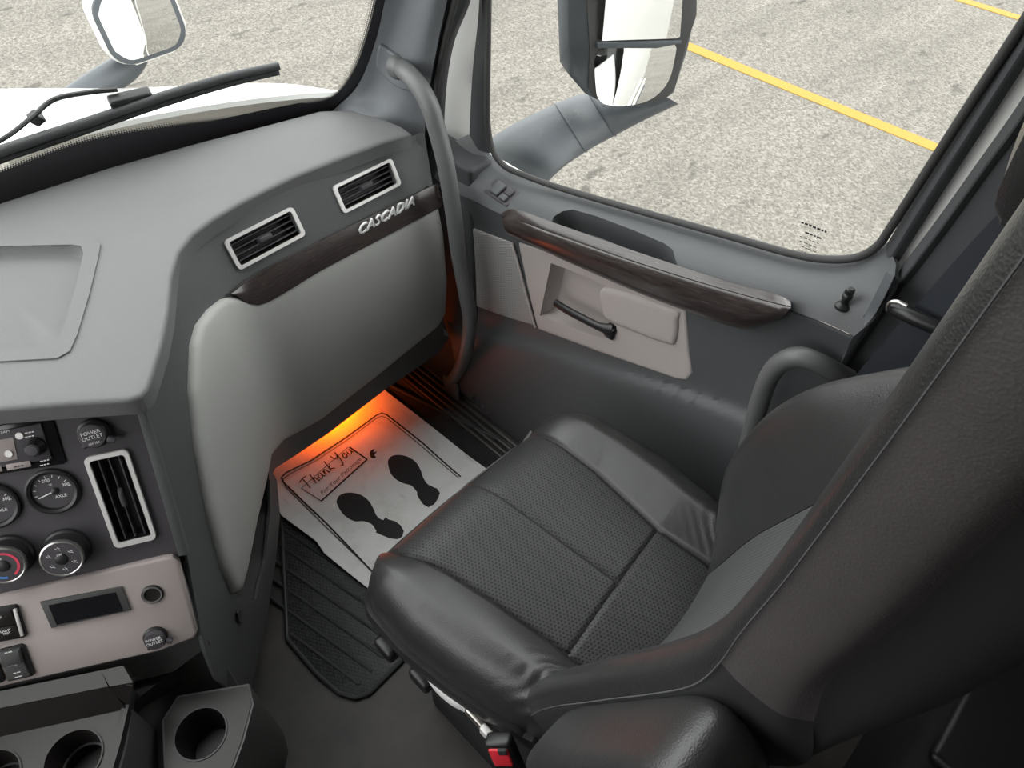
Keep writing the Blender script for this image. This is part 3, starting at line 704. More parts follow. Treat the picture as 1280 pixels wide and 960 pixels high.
def knob(px, py, red):
    f = sfr(px, py, 0); tip = .030
    o = lathe('climate_knob', [(.034, 0), (.033, .004), (.030, .006), (.028, tip-.004), (.027, tip)], f, M['black'], ip)
    lathe('knob_ring', [(.0275, tip-.006), (.0295, tip-.006), (.0295, tip), (.0275, tip+.001), (.026, tip)], f, M['chrome'], o, cap=False)
    lathe('knob_cap', [(.0265, tip-.002), (.0262, tip+.0005), (.012, tip+.0008)], f, M['panel'], o)
    lathe('knob_button', [(.009, tip), (.009, tip+.002), (.007, tip+.003)], f, M['black'], o, 20)
    if red:
        lathe('hot_arc', [(.018, tip+.0012), (.0215, tip+.0012)], f, M['redprint'], o, 24, False, math.radians(-60), math.radians(95)); lathe('cold_arc', [(.018, tip+.0012), (.0215, tip+.0012)], f, M['blueprint'], o, 20, False, math.radians(170), math.radians(270))
        text('knob_symbol', '*', f.at(.0, .010, tip+.001), .010, M['white_print'], o)
    else:
        for i in range(6):
            a = math.radians(90-i*60); q = f.at(.0175*math.cos(a), .0175*math.sin(a), tip+.0012)
            ribbon('knob_symbol', [[(-.003, .002), (-.001, -.001), (.002, -.001), (.003, -.003)], [(.0, .003), (.001, .001), (.003, .001)]], q, .0009, 0, M['white_print'], o)
        text('knob_text', 'OFF', f.at(0, .0125-.004, tip+.0032), .0042, M['white_print'], o)
knob(13, 694, True); knob(84, 686, False)
def outlet(px, py, R, parent, lab):
    f = sfr(px, py, 0); o = thing('power_outlet', lab, 'power outlet', 'capped power outlets', loc=tuple(f.o)) if parent is None else None
    lathe('socket_rim', [(R*1.15, -.004), (R*1.15, .004), (R*1.0, .006)], f, M['black'], o)
    lathe('outlet_cap', [(R*.96, .004), (R*.98, .012), (R*.9, .0145), (R*.5, .0155)], f, M['panel'], o)
    rbox('hinge_tab', f.at(R*1.15, -R*.62, .004).rot(math.radians(-30)), R*.62, R*.42, .011, .002, M['panel'], o); rbox('cap_lip', f.at(-R*.75, -R*.72, .006).rot(math.radians(40)), R*.5, R*.34, .006, .002, M['panel'], o)
    t1 = text('cap_text', 'POWER\nOUTLET', f.at(0, R*.12, .0160).rot(math.radians(4)), R*.40, M['white_print'], o, .0003); text('cap_text', '12V 15A', f.at(0, -R*.55, .0160).rot(math.radians(4)), R*.24, M['white_print'], o)
    return o
outlet(118, 541, .0195, None, 'black capped power outlet on the dark panel above the tall vent')
# radio
rad = thing('radio', 'black car radio with silver-ringed volume knob set into the dark panel', 'radio', loc=tuple(sfr(20, 555).o))
prism('radio_bezel', suv(radp), SF, .004, M['black_gloss'], rad, .0015, base=-.003)
prism('radio_face', suv([(-60, 549), (52, 528), (66, 572), (-60, 594)]), SF, .004, M['panel'], rad, .001, base=.001)
prism('display', suv([(-60, 560), (18, 545), (24, 572), (-60, 588)]), SF, .0012, M['beige'], rad, .0003, base=.0048, label='pale radio display coloured as if lit')  # lit look is only the pale colour, nothing is emitted
f = sfr(46, 556, .005); kn = lathe('volume_knob', [(.014, 0), (.014, .004), (.012, .006), (.0105, .016), (.0095, .018), (.004, .0185)], f, M['black'], rad, 28); lathe('knob_cap', [(.0085, .018), (.0075, .0195), (.003, .02)], f, M['panel'], kn, 24)
lathe('round_button', [(.0055, 0), (.005, .002)], sfr(26, 543, .005), M['silver'], rad, 18); lathe('round_button', [(.0055, 0), (.005, .002)], sfr(13, 565, .006), M['silver'], rad, 18)
for px, py in ((53, 537), (64, 570)): lathe('face_screw', [(.0024, 0), (.0022, .001)], sfr(px, py, .005), M['deep'], rad, 12)
prism('label_key', suv([(9, 579), (39, 574), (41, 581), (11, 586)]), SF, .0015, M['beige'], rad, .0004, base=.0048); prism('label_key', suv([(-30, 586), (3, 580), (5, 587), (-28, 593)]), SF, .0015, M['beige'], rad, .0004, base=.0048)
text('radio_text', 'SXM', sfr(8, 538, .0054), .006, M['white_print'], rad)
for px, py, mt, hh in ((38, 539, 'white_print', .0054), (38, 544, 'white_print', .0054), (57, 574, 'white_print', .0054), (57, 579, 'white_print', .0054), (25, 580.5, 'ink', .0068)):
    ribbon('small_print', [[(-.006, 0), (-.002, 0)], [(-.001, 0), (.0025, 0)], [(.0035, 0), (.006, 0)]], sfr(px, py, hh), .0016, 0, M[mt], rad)

# lower taupe switch panel
sp_ = thing('switch_panel', 'taupe lower switch panel with small dark display and rocker switches', 'switch panel')
prism('panel_plate', suv([(-110, 770), (0, 743), (205, 694), (216, 693), (224, 700), (247, 786), (244, 794), (200, 808), (0, 853), (-110, 880)]), SF, .014, M['beige'], sp_, .005, 3, base=-.004)
prism('panel_backing_edge', suv([(-110, 775), (0, 750), (222, 700), (252, 795), (200, 815), (0, 862), (-110, 888)]), SF, .012, M['console_dark'], sp_, .003, base=-.014)  # charcoal plate behind the taupe one, showing as a dark edge
b = prism('display_bezel', suv([(53, 747), (154, 728), (166, 757), (67, 779)]), SF, .005, M['console_dark'], sp_, .0015, base=.009); prism('display_glass', suv([(64, 750), (147, 734), (156, 757), (74, 774)]), SF, .001, M['screen'], b, 0, base=.0138)
f = sfr(192, 738, .009); q = lathe('cigarette_socket', [(.0165, 0), (.0165, .003), (.0145, .004), (.0145, .0042)], f, M['black'], sp_, 32, False); lathe('socket_ring', [(.0145, .002), (.0145, .0052), (.0125, .0052), (.0120, .0015)], f, M['chrome'], q, 32, False); lathe('socket_well', [(.0122, .0035), (.0115, .0018), (.0005, .0016)], f, M['console_low'], q, 28, False)
f = sfr(196, 791, .0092); o_ = thing('power_outlet', 'black capped power outlet on the taupe switch panel below the chrome socket', 'power outlet', 'capped power outlets', loc=tuple(f.o)); R = .0165
lathe('socket_rim', [(R*1.15, -.001), (R*1.15, .004), (R, .006)], f, M['black'], o_); lathe('outlet_cap', [(R*.96, .004), (R*.98, .012), (R*.9, .0145), (R*.5, .0155)], f, M['panel'], o_)
rbox('hinge_tab', f.at(R*1.15, -R*.55, .003).rot(math.radians(-30)), R*.62, R*.42, .010, .002, M['panel'], o_); rbox('cap_lip', f.at(-R*.7, -R*.75, .005).rot(math.radians(40)), R*.5, R*.34, .006, .002, M['panel'], o_)
text('cap_text', 'POWER\nOUTLET', f.at(0, R*.1, .0160).rot(math.radians(3)), R*.42, M['white_print'], o_)
sw = prism('switch_block', suv([(-40, 760), (23, 750), (26, 752), (37, 787), (34, 790), (-40, 803)]), SF, .006, M['black'], sp_, .0015, base=.009)
prism('switch_key', suv([(-10, 760), (18, 755), (23, 770), (-8, 776)]), SF, .004, M['console_low'], sw, .001, base=.0145); prism('switch_key', suv([(-6, 778), (24, 773), (29, 787), (-3, 793)]), SF, .004, M['console_low'], sw, .001, base=.0145)
prism('silver_edge', suv([(21, 754), (25, 753), (34, 786), (30, 787)]), SF, .004, M['silver'], sw, .001, base=.0145)
text('switch_text', 'LIGHT\nTEST', sfr(13, 781, .0188), .0052, M['white_print'], sw); text('switch_text', '*', sfr(6, 764, .0188), .012, M['white_print'], sw)
for dx, dy in ((0, 0), (-37, 8)):
    r_ = prism('rocker_switch', suv([(3+dx, 806+dy), (30+dx, 799+dy), (34+dx, 801+dy), (47+dx, 835+dy), (44+dx, 838+dy), (14+dx, 845+dy)]), SF, .005, M['black'], sp_, .001, base=.009)
    prism('rocker_key', suv([(5+dx, 808+dy), (29+dx, 802+dy), (33+dx, 818+dy), (9+dx, 824+dy)]), SF, .011, M['console_dark'], r_, .003, base=.012); prism('rocker_key', suv([(9+dx, 824+dy), (33+dx, 818+dy), (42+dx, 836+dy), (15+dx, 842+dy)]), SF, .006, M['console_dark'], r_, .002, base=.012)
    for a_, b_, h_ in ((17, 803.5, .0235), (26, 831, .0188), (28, 836, .0188)): ribbon('switch_text', [[(-.005, 0), (-.001, 0)], [(0, 0), (.005, 0)]], sfr(a_+dx, b_+dy, h_), .0018, 0, M['white_print'], r_)
    ribbon('switch_symbol', [[(-.006, 0), (.002, 0), (.002, .004), (-.001, .004)], [(.004, .004), (.004, -.001), (.007, -.001)]], sfr(20+dx, 822+dy, .0190), .0012, 0, M['white_print'], r_)

# side and underside of the console
cons = thing('center_console', 'charcoal lower console side below the switch panel with a small diamond button', 'console')
so = [STK.hit(*p)[0]-SN*.05 for p in ((-60, 905), (60, 870), (165, 838), (225, 818), (258, 808))]; sb_ = [at(*p, 'z', .22) for p in ((-60, 1060), (60, 1040), (185, 1000), (240, 905), (306, 872))]
loft('under_wall', [so, [a*.5+b*.5+np.array([.0, .03, .0]) for a, b in zip(so, sb_)], sb_], M['console_dark'], cons, 5, 5, .01)
prism('under_panel', suv([(-110, 880), (0, 850), (200, 806), (250, 790), (262, 815), (215, 850), (0, 905), (-110, 930)]), SF, .01, M['console_dark'], cons, .002, base=-.03)
P_, N_ = FACE.hit(297, 770); fr_ = Fr(P_+N_*.003, np.cross([0, 0, 1], N_), (0, 0, 1), N_); prism('diamond_button', [(-.012, 0), (-.004, .022), (.004, .022), (.012, 0), (.004, -.022), (-.004, -.022)], fr_, .003, M['panel'], cons, .001, base=0)

# storage tray with cup holders
tr = thing('storage_tray', 'glossy dark console tray with two round cup holders below the switch panel', 'console tray')
TZ = .40; TP = Plane((0, 0, TZ), (0, 0, 1))
def circ(px, py, rr, z):
    c = at(px, py, 'z', z); return c, [(c[0]+rr*math.cos(a), c[1]+rr*math.sin(a)) for a in np.linspace(0, 2*math.pi, 40, endpoint=False)]
def wxy(P, z): return [tuple(at(*p, 'z', z)[:2]) for p in P]
c1, h1 = circ(92, 948, .041, TZ); c2, h2 = circ(-12, 975, .041, TZ)
tfr = Fr((0, 0, TZ), (1, 0, 0), (0, 1, 0))
prism('tray_top', wxy([(-130, 950), (0, 921), (160, 886), (150, 930), (118, 1040), (60, 1100), (-160, 1100)], TZ), tfr, .02, M['console_low'], tr, 0, base=-.02, holes=[h1, h2])
for c in (c1, c2):
    f = Fr(c, (1, 0, 0), (0, 1, 0)); o = lathe('cup_holder', [(.0435, .0), (.0435, .0025), (.041, .0025), (.040, -.03), (.036, -.05), (.035, -.075), (.001, -.076)], f, M['console_low'], tr, cap=False); lathe('cup_ring', [(.0365, -.048), (.033, -.048), (.033, -.052)], f, M['console_dark'], o, cap=False)
za = TZ+.045
rows = [[at(-130, 950, 'z', TZ)+np.array([0, 0, .0]), at(0, 921, 'z', TZ), at(158, 886, 'z', TZ)], [at(-130, 912, 'z', za), at(0, 885, 'z', za), at(135, 858, 'z', za)], [at(-130, 890, 'z', za+.004), at(0, 864, 'z', za+.004), at(126, 838, 'z', za+.004)]]
loft('drawer_front', rows, M['console_low'], tr, 6, 4, .008, smooth=False)
rows = [[at(135, 886, 'z', TZ+.002), at(162, 881, 'z', TZ+.002)], [at(137, 858, 'z', za+.003), at(166, 853, 'z', za+.003)], [at(126, 838, 'z', za+.007), at(154, 832, 'z', za+.007)]]
loft('tray_end', rows, M['console_low'], tr, 4, 4, .02, smooth=False)
loft('tray_side', [[at(166, 856, 'z', za), at(160, 886, 'z', TZ), at(118, 1040, 'z', TZ)], [at(170, 870, 'z', .3), at(168, 905, 'z', .26), at(130, 1060, 'z', .2)]], M['console_dark'], tr, 4, 4, .01)

tl_ = [(-130, 950), (160, 886), (150, 930), (118, 1040), (60, 1100), (-160, 1100)]; tl_ = wxy(tl_+tl_[:1], TZ); gridmesh('tray_body', [[np.array([p[0], p[1], z]) for p in tl_] for z in (TZ-.018, 0)], M['console_dark'], tr, .004)
# single cup holder at the console corner
ch = thing('cup_holder', 'single round black cup holder at the foot of the console beside the floor', 'cup holder')
CZ = .30; c3, h3 = circ(251, 917, .0415, CZ); cfr = Fr((0, 0, CZ), (1, 0, 0), (0, 1, 0))
prism('holder_top', wxy([(208, 960), (205, 900), (222, 872), (310, 857), (314, 880), (302, 925), (280, 985), (255, 1040), (215, 1040)], CZ), cfr, .02, M['console_low'], ch, 0, base=-.02, holes=[h3])
f = Fr(c3, (1, 0, 0), (0, 1, 0)); lathe('cup_well', [(.0440, 0), (.0440, .002), (.0415, .002), (.040, -.03), (.035, -.045), (.034, -.09), (.001, -.091)], f, M['black'], ch, cap=False)
hl_ = [(208, 960), (205, 900), (222, 872), (310, 857), (314, 880), (302, 925), (280, 985), (255, 1040), (215, 1040)]; hl_ = wxy(hl_+hl_[:1], CZ); gridmesh('holder_body', [[np.array([p[0], p[1], z]) for p in hl_] for z in (CZ-.002, 0)], M['console_dark'], ch, .004)
boxm('console_core', (-.45, .72, 0), (-.06, 1.3, .34), M['deep'], cons)

# ================================================================== A PILLAR, DOOR SURROUND
ap = thing('trim_1', 'grey grained windshield pillar trim beside the dashboard', 'trim', kind='structure'); del ap['category']
def wse(x, y):
    p, n = WS.hit(x, y); return p+n*.006
rows = [[wse(414, 136), wse(446, 104), wse(467, 52), wse(480, -4), wse(500, -110), wse(520, -260)],
        [at(455, 150, 'z', .845), at(468, 118, 'x', .865), at(490, 58, 'x', .88), at(508, 0, 'x', .885), at(525, -100, 'x', .89), at(555, -250, 'x', .89)],
        [at(500, 162, 'x', .872), at(508, 118, 'x', .885), at(525, 58, 'x', .89), at(540, 0, 'x', .89), at(562, -100, 'x', .89), at(595, -250, 'x', .88)],
        [at(528, 200, 'x', .90), at(534, 130, 'x', .91), at(546, 60, 'x', .91), at(559, 0, 'x', .91), at(580, -100, 'x', .91), at(612, -250, 'x', .90)]]
APg = grid_of(rows, 6, 6); AP = Surf(APg)
gridmesh('pillar_cover', APg, M['pillar'], ap, .01)
rows2 = [[at(528, 210, 'x', .905), at(534, 130, 'x', .915), at(546, 60, 'x', .915), at(559, 0, 'x', .915), at(580, -100, 'x', .91), at(612, -250, 'x', .90)],
         [at(545, 230, 'x', .93), at(549, 130, 'x', .94), at(560, 60, 'x', .945), at(578, 0, 'x', .945), at(598, -100, 'x', .94), at(630, -250, 'x', .93)],
         [at(556, 240, 'x', .96), at(556, 140, 'x', .97), at(566, 60, 'x', .98), at(590, -5, 'x', .985), at(606, -100, 'x', .98), at(640, -250, 'x', .97)]]
loft('door_seal', rows2, M['pillar_dark'], ap, 6, 4, .01)
tube('seal_bead', [at(541, 225, 'x', .92), at(543, 130, 'x', .925), at(554, 60, 'x', .925), at(569, 0, 'x', .925), at(590, -100, 'x', .92), at(622, -250, 'x', .91)], .006, M['seal'], ap, 8, 5)
sheet('grab_plate', [(474, 57), (481, 56), (512, 80), (516, 90), (517, 110), (513, 112), (496, 106), (474, 85), (471, 74)], AP, M['pillar'], ap, 6, off=.008, thick=.009, rnd=3, rdep=.003, curve=3)
loft('painted_frame', [[at(548, 175, 'x', 1.0), at(548, 110, 'x', 1.0), at(557, 70, 'x', 1.0), at(584, 0, 'x', 1.0), at(600, -100, 'x', 1.0), at(630, -250, 'x', .98)], [at(592, 180, 'x', 1.01), at(596, 110, 'x', 1.01), at(599, 70, 'x', 1.01), at(606, 0, 'x', 1.01), at(618, -100, 'x', 1.01), at(645, -250, 'x', .99)]], M['paint'], ap, 5, 4, .02, label='white painted door frame')

boxm('kick_panel', (.915, .98, 0), (.985, 1.40, .78), M['pillar_dark'], ap, .01)
# grab handle
gh = thing('grab_handle', 'long bent grey grab handle rising beside the dashboard end', 'grab handle', loc=tuple(at(570, 470, 'x', .86)))
hp = [AP.hit(500, 84)[0], at(510, 92, 'x', .862), at(523, 107, 'x', .852), at(537, 132, 'x', .848), at(547, 165, 'x', .848), at(557, 205, 'x', .848), at(566, 260, 'x', .848), at(574, 320, 'x', .848), at(583, 370, 'x', .848), at(587, 400, 'x', .85), at(583, 437, 'x', .86), at(575, 460, 'x', .88), at(566, 474, 'x', .90)]
tube('grip', hp, lambda t: .0185-.002*t, M['handle'], gh, 18, 6)
p_, n_ = AP.hit(499, 83); lathe('upper_mount', [(.026, -.004), (.025, .004), (.021, .010), (.019, .020)], Fr(p_, np.cross([0, 0, 1.], hp[2]-hp[0]), (0, 0, 1), hp[2]-hp[0]), M['handle'], gh, 24)
p_ = at(566, 474, 'x', .9); rbox('lower_mount', Fr(p_-np.array([.0, 0, .03]), (0, 1, 0), (0, 0, 1), (-1, 0, 0)), .06, .07, .012, .005, M['handle'], gh)

# ================================================================== DOOR
door = thing('door_1', 'charcoal passenger door with wood-look strip, taupe insert and side window', 'door', kind='structure'); del door['category']
XG = .99
sill = [(560, 160), (585, 168), (598, 176), (609, 188), (624, 205), (650, 220), (700, 235), (800, 264), (900, 292), (985, 316), (1030, 324), (1070, 322), (1096, 308), (1112, 300), (1150, 270)]
crs = [(535, 222), (556, 234), (575, 243), (590, 250), (605, 257), (625, 267), (660, 278), (750, 307), (850, 341), (930, 367), (985, 386), (1030, 403), (1065, 420), (1100, 412), (1150, 385)]
LG = [[at(p[0]+2, p[1]-12, 'x', XG+.012) for p in sill], [at(*p, 'x', XG) for p in sill], [at((a[0]*.75+b[0]*.25), (a[1]*.75+b[1]*.25), 'x', .965) for a, b in zip(sill, crs)], [at((a[0]*.35+b[0]*.65), (a[1]*.35+b[1]*.65), 'x', .925) for a, b in zip(sill, crs)], [at(*p, 'x', .905) for p in crs], [at(p[0]-4, p[1]+14, 'x', .895) for p in crs]]
LEDGE = Surf(grid_of(LG, 6, 5))
cup = [(688, 282), (692, 271), (703, 264), (716, 262), (745, 270), (790, 287), (830, 304), (841, 312), (846, 330), (848, 340), (760, 312)]
ledge_out = sill[1:13]+[(1108, 302)]+[(1120, 330), (1117, 360), (1092, 400), (1068, 420)]+crs[::-1][3:-1]+[(543, 222), (552, 185)]
sheet('sill_ledge', ledge_out, LEDGE, M['door_dark'], door, 9, holes=[cup], thick=.006)
recess('pull_cup', cup, LEDGE, (.012, 0, -.05), M['door_dark'], door, .88)
tube('window_seal', [at(*p, 'x', XG-.013) for p in [(611, -60), (610, 40), (609, 120), (610, 160), (616, 188), (630, 207), (655, 219)]+sill[6:13]+[(1113, 285), (1140, 243), (1200, 150), (1262, 55), (1330, -50)]], .0064, M['seal'], door, 10, 5)
wpl = Plane((XG+.012, 0, 0), (-1, 0, 0))
glp = [(600, -300), (600, 0), (600, 120), (606, 185), (640, 222), (800, 272), (1000, 326), (1075, 330), (1112, 300), (1262, 66), (1480, -280)]
sheet('side_window', glp, wpl, M['glass'], door, 60, thick=.0)if False else mesh('side_window', [wpl.hit(*p)[0] for p in glp], [tuple(range(len(glp)))], M['glass'], door, smooth=False)
# etched glass mark
ef = Fr(at(1012, 300, 'x', XG+.010), (0, -1, 0), (0, 0, 1), (-1, 0, 0)); ef = Fr(ef.o, (0, -1, .1), (0, 0, 1))
rg = random.Random(3)
for k_, (yy, wd_, th) in enumerate(((.024, .040, .0055), (.010, .020, .0045), (.000, .034, .0022), (-.008, .030, .0022), (-.016, .022, .0022), (-.024, .028, .0022))):
    x_ = -wd_/2; st_ = []
    while x_ < wd_/2: l_ = rg.uniform(.003, .007); st_.append([(x_, yy), (x_+l_, yy)]); x_ += l_+.0018
    ribbon('glass_mark', st_, ef, th*.6, 0, M['cowl'], door)
# face of the door under the crease
def dx(p, x): return at(*p, 'x', x)
cl = [(520, 215), (543, 230), (590, 251), (626, 268), (750, 308), (850, 342), (985, 388), (1065, 424), (1110, 440)]
l2 = [(540, 262), (556, 275), (600, 292), (640, 306), (750, 346), (850, 384), (985, 432), (1050, 455), (1090, 470)]
l3 = [(552, 375), (562, 383), (600, 398), (665, 415), (750, 444), (850, 478), (930, 505), (1010, 540), (1060, 560)]
l4 = [(556, 410), (568, 418), (605, 432), (665, 455), (750, 487), (850, 520), (930, 560), (1000, 600), (1040, 620)]
l5 = [(570, 480), (580, 490), (620, 530), (680, 580), (740, 620), (820, 680), (900, 740), (960, 790), (1000, 820)]
DG = [[dx((p[0]+3, p[1]-14), .900) for p in cl], [dx(p, .905) for p in cl], [dx(p, .925) for p in l2], [dx(p, .93) for p in l3], [dx(p, .905) for p in l4], [dx(p, .90) for p in l5]]
DFg = grid_of(DG, 6, 6); DF = Surf(DFg)
HR = [(690, 328), (735, 345), (762, 358), (757, 392), (772, 408), (768, 424), (740, 418), (676, 394)]
sheet('door_face', [(543, 231)]+cl[2:8]+[(1050, 455), (1020, 516), (1000, 820), (900, 740), (820, 680), (740, 620), (680, 580), (620, 530), (575, 488), (560, 405), (548, 330), (541, 262)], DF, M['door_dark'], door, 7, holes=[HR], thick=.006)
def uvloft(name, rows, mat, parent, n=60, **kw):
    R = [[at(*p, 'x', x) for p in resample_n(P, n)] for P, x in rows]; m = len(R); V, uv = [], []
    for i in range(n):
        for k in range(m): V.append(R[k][i]); uv.append((i/n*3, k/m*.3))
    F = [(i*m+k, i*m+k+1, (i+1)*m+k+1, (i+1)*m+k) for i in range(n-1) for k in range(m-1)]+[tuple(range(m)), tuple((n-1)*m+k for k in range(m-1, -1, -1))]
    return mesh(name, V, F, mat, parent, uv=uv, angle=50, **kw)
eT = [(627, 266), (645, 262), (700, 281), (800, 316), (900, 349), (970, 368), (988, 376)]; eM = [(627, 273), (645, 275), (700, 295), (800, 330), (900, 361), (966, 379), (989, 384)]; eB_ = [(632, 292), (650, 300), (700, 323), (800, 367), (870, 393), (930, 411), (975, 400)]
lrp = lambda A, B, f: [(a[0]*(1-f)+b[0]*f, a[1]*(1-f)+b[1]*f) for a, b in zip([tuple(q) for q in resample_n(A, 12)], [tuple(q) for q in resample_n(B, 12)])]
uvloft('strip_top', [(eT, .93), (eT, .893), (lrp(eT, eM, .9), .880), (eM, .880), (eM, .93)], M['wood'], door)
uvloft('wood_strip', [(eM, .92), (eM, .880), (lrp(eM, eB_, .12), .877), (lrp(eM, eB_, .5), .876), (lrp(eM, eB_, .85), .884), (eB_, .892), (eB_, .93)], M['wood'], door)
sheet('insert_panel', [(648, 302), (700, 320), (780, 350), (857, 378), (862, 440), (866, 466), (858, 475), (845, 473), (750, 440), (672, 411), (660, 360)], DF, M['door_light'], door, 9, off=.003, thick=.006, rnd=4, rdep=.004, holes=[[(690, 328), (735, 345), (762, 358), (757, 392), (772, 408), (768, 424), (740, 418), (676, 394)]])
recess('handle_recess', [(690, 328), (735, 345), (762, 358), (757, 392), (772, 408), (768, 424), (740, 418), (676, 394)], DF, (.035, .0, -.004), M['door_light'], door, .86)
sheet('insert_pad', [(752, 362), (770, 360), (845, 385), (850, 398), (847, 425), (835, 428), (782, 408), (760, 398), (755, 385)], DF, M['door_light'], door, 8, off=.010, thick=.012, rnd=7, rdep=.007, curve=3)
sheet('speaker_grille', [(561, 270), (575, 278), (600, 288), (640, 303), (656, 350), (670, 407), (640, 398), (600, 384), (567, 369), (563, 320)], DF, M['grille'], door, 9, off=.004, thick=.006, rnd=3, rdep=.003)
tube('insert_edge', [DF.hit(*p)[0]+DF.hit(*p)[1]*.005 for p in ((642, 302), (650, 330), (660, 368), (671, 408))], .0028, M['door_light'], door, 8, 5)
lev = [DF.hit(*p)[0]+DF.hit(*p)[1]*o for p, o in (((697, 377), .006), (715, 386) and ((715, 385), .012), ((738, 396), .014), ((755, 405), .012), ((768, 411), .004))]
tube('door_lever', lev, lambda t: .0095+.004*max(0, t-.7)/.3, M['black'], door, 12, 6, flat=.75)
rbox('lever_pivot', Fr(DF.hit(765, 413)[0]-np.array([-.004, 0, .0]), (0, -1, -.1), (0, 0, 1), (-1, 0, 0)), .026, .034, .016, .006, M['black'], door)
# window switch
f, W, H = quadframe([(622, 224), (651, 242), (632, 258), (604, 239)], LEDGE); swp = prism('window_switch', rrect(W*1.02, H*1.0, .003), f, .003, M['panel'], door, .001, base=-.001)
rbox('rocker', f.at(-W*.12, 0, .002), W*.34, H*.74, .009, .003, M['door_dark'], swp); rbox('rocker', f.at(W*.26, H*.18, .002), W*.26, H*.4, .006, .002, M['panel'], swp); rbox('rocker', f.at(W*.26, -H*.24, .002), W*.26, H*.34, .008, .002, M['door_dark'], swp)
# lock knob
p_, n_ = LEDGE.hit(1053, 383); fk = Fr(p_, (1, 0, 0), (0, 1, 0)); lk = lathe('lock_knob', [(.011, -.002), (.011, .002), (.008, .005), (.0055, .007), (.0055, .016), (.0075, .018), (.0075, .023), (.006, .025), (.007, .027), (.0065, .033), (.004, .035)], fk, M['black'], door, 20)
# rear frame of the window and door edge
frame_o = [(1086, 330), (1100, 318), (1114, 296), (1140, 252), (1200, 158), (1264, 58), (1340, -60)]; frame_i = [(1104, 348), (1114, 342), (1128, 320), (1152, 282), (1208, 195), (1264, 109), (1342, -12)]
loft('rear_frame', [[dx(p, XG-.004) for p in frame_o], [dx(((a[0]+b[0])/2, (a[1]+b[1])/2), XG-.022) for a, b in zip(frame_o, frame_i)], [dx(p, XG-.012) for p in frame_i]], M['pillar_dark'], door, 4, 4, .012)
loft('front_frame', [[dx(p, XG+.0) for p in ((586, 185), (590, 100), (597, 30), (603, -40), (630, -250))], [dx(p, XG-.012) for p in ((598, 188), (600, 100), (606, 30), (609, -40), (640, -250))], [dx(p, XG) for p in ((612, 192), (610, 100), (612, 30), (614, -40), (655, -250))]], M['pillar_dark'], door, 4, 4, .01)
loft('door_end', [[dx(p, .91) for p in ((1065, 420), (1090, 398), (1110, 362), (1118, 345))], [dx(p, .93) for p in ((1046, 470), (1075, 425), (1108, 372), (1122, 350))]], M['pillar'], door, 4, 4, .012)
# metal step strip by the door sill
tp = thing('sill_plate', 'ribbed metal step plate on the floor by the door', 'step plate')
boxm('plate', (.83, .55, .0), (.925, 1.28, .006), M['rubber_plain'], tp, .002)
for k in range(5): boxm('rib', (.838+k*.018, .60, .006), (.846+k*.018, 1.24, .012), M['dark_steel'], tp, .002)
dl = thing('door_grab_handle', 'short bent grey assist handle on the rear edge of the door', 'grab handle')
tube('grip', [dx((925, 600), .91), dx((938, 545), .895), dx((952, 495), .885), dx((963, 468), .88), dx((978, 452), .878), dx((998, 446), .88), dx((1020, 452), .888), dx((1042, 464), .905), dx((1060, 474), .925)], .0165, M['handle'], dl, 16, 6)

# ================================================================== B PILLAR
bp = thing('trim_2', 'dark grained door pillar trim behind the side window', 'trim', kind='structure'); del bp['category']
def strip(name, A, B, xa, xb, mat, bulge=0, **kw):
    mid = [dx(((a[0]+b[0])/2, (a[1]+b[1])/2), (xa+xb)/2-bulge) for a, b in zip(A, B)]
    loft(name, [[dx(p, xa) for p in A], mid, [dx(p, xb) for p in B]], mat, bp, 4, 4, .015, **kw)
eA = [(1096, 366), (1108, 345), (1146, 282), (1202, 195), (1258, 107), (1336, -16)]; eB = [(1118, 362), (1136, 330), (1176, 276), (1230, 200), (1273, 138), (1358, 8)]
strip('painted_frame', eA, eB, .995, .99, M['paint'], label='white painted body edge')
eC = [(1040, 490), (1114, 380), (1144, 342), (1190, 281), (1240, 212), (1284, 153), (1376, 10)]
eB2 = [(1030, 480), (1106, 366), (1132, 327), (1172, 273), (1226, 197), (1269, 136), (1354, 6)]
strip('edge_seal', eB2, eC, .965, .955, M['pillar_dark'], .012)
eD = [(1120, 560), (1220, 420), (1270, 370), (1320, 300), (1380, 230), (1430, 150), (1520, 20)]
strip('pillar_cover', eC, eD, .957, .95, M['pillar_dark'], .004)
sb = thing('seat_belt', 'dark seat belt webbing hanging against the door pillar', 'seat belt')
bA = [(1020, 535), (1062, 478), (1125, 405), (1190, 330), (1240, 275), (1290, 228), (1380, 140)]; bB = [(1090, 560), (1140, 500), (1200, 420), (1260, 350), (1310, 300), (1350, 265), (1440, 170)]
loft('webbing', [[dx(p, .915) for p in bA], [dx(p, .91) for p in bB]], M['webbing'], sb, 4, 4, .002)
bg_ = thing('belt_guide', 'black belt guide bar with chrome hook fixed to the door pillar', 'belt guide')
tube('bar', [dx((1114, 382), .91), dx((1135, 393), .90), (dx((1165, 406), .90)), dx((1200, 420), .905)], .011, M['black'], bg_, 12, 4)
tube('hook', [dx((1110, 388), .90), dx((1112, 379), .89), dx((1122, 377), .888), dx((1134, 382), .888)], .0026, M['chrome'], bg_, 8, 5)

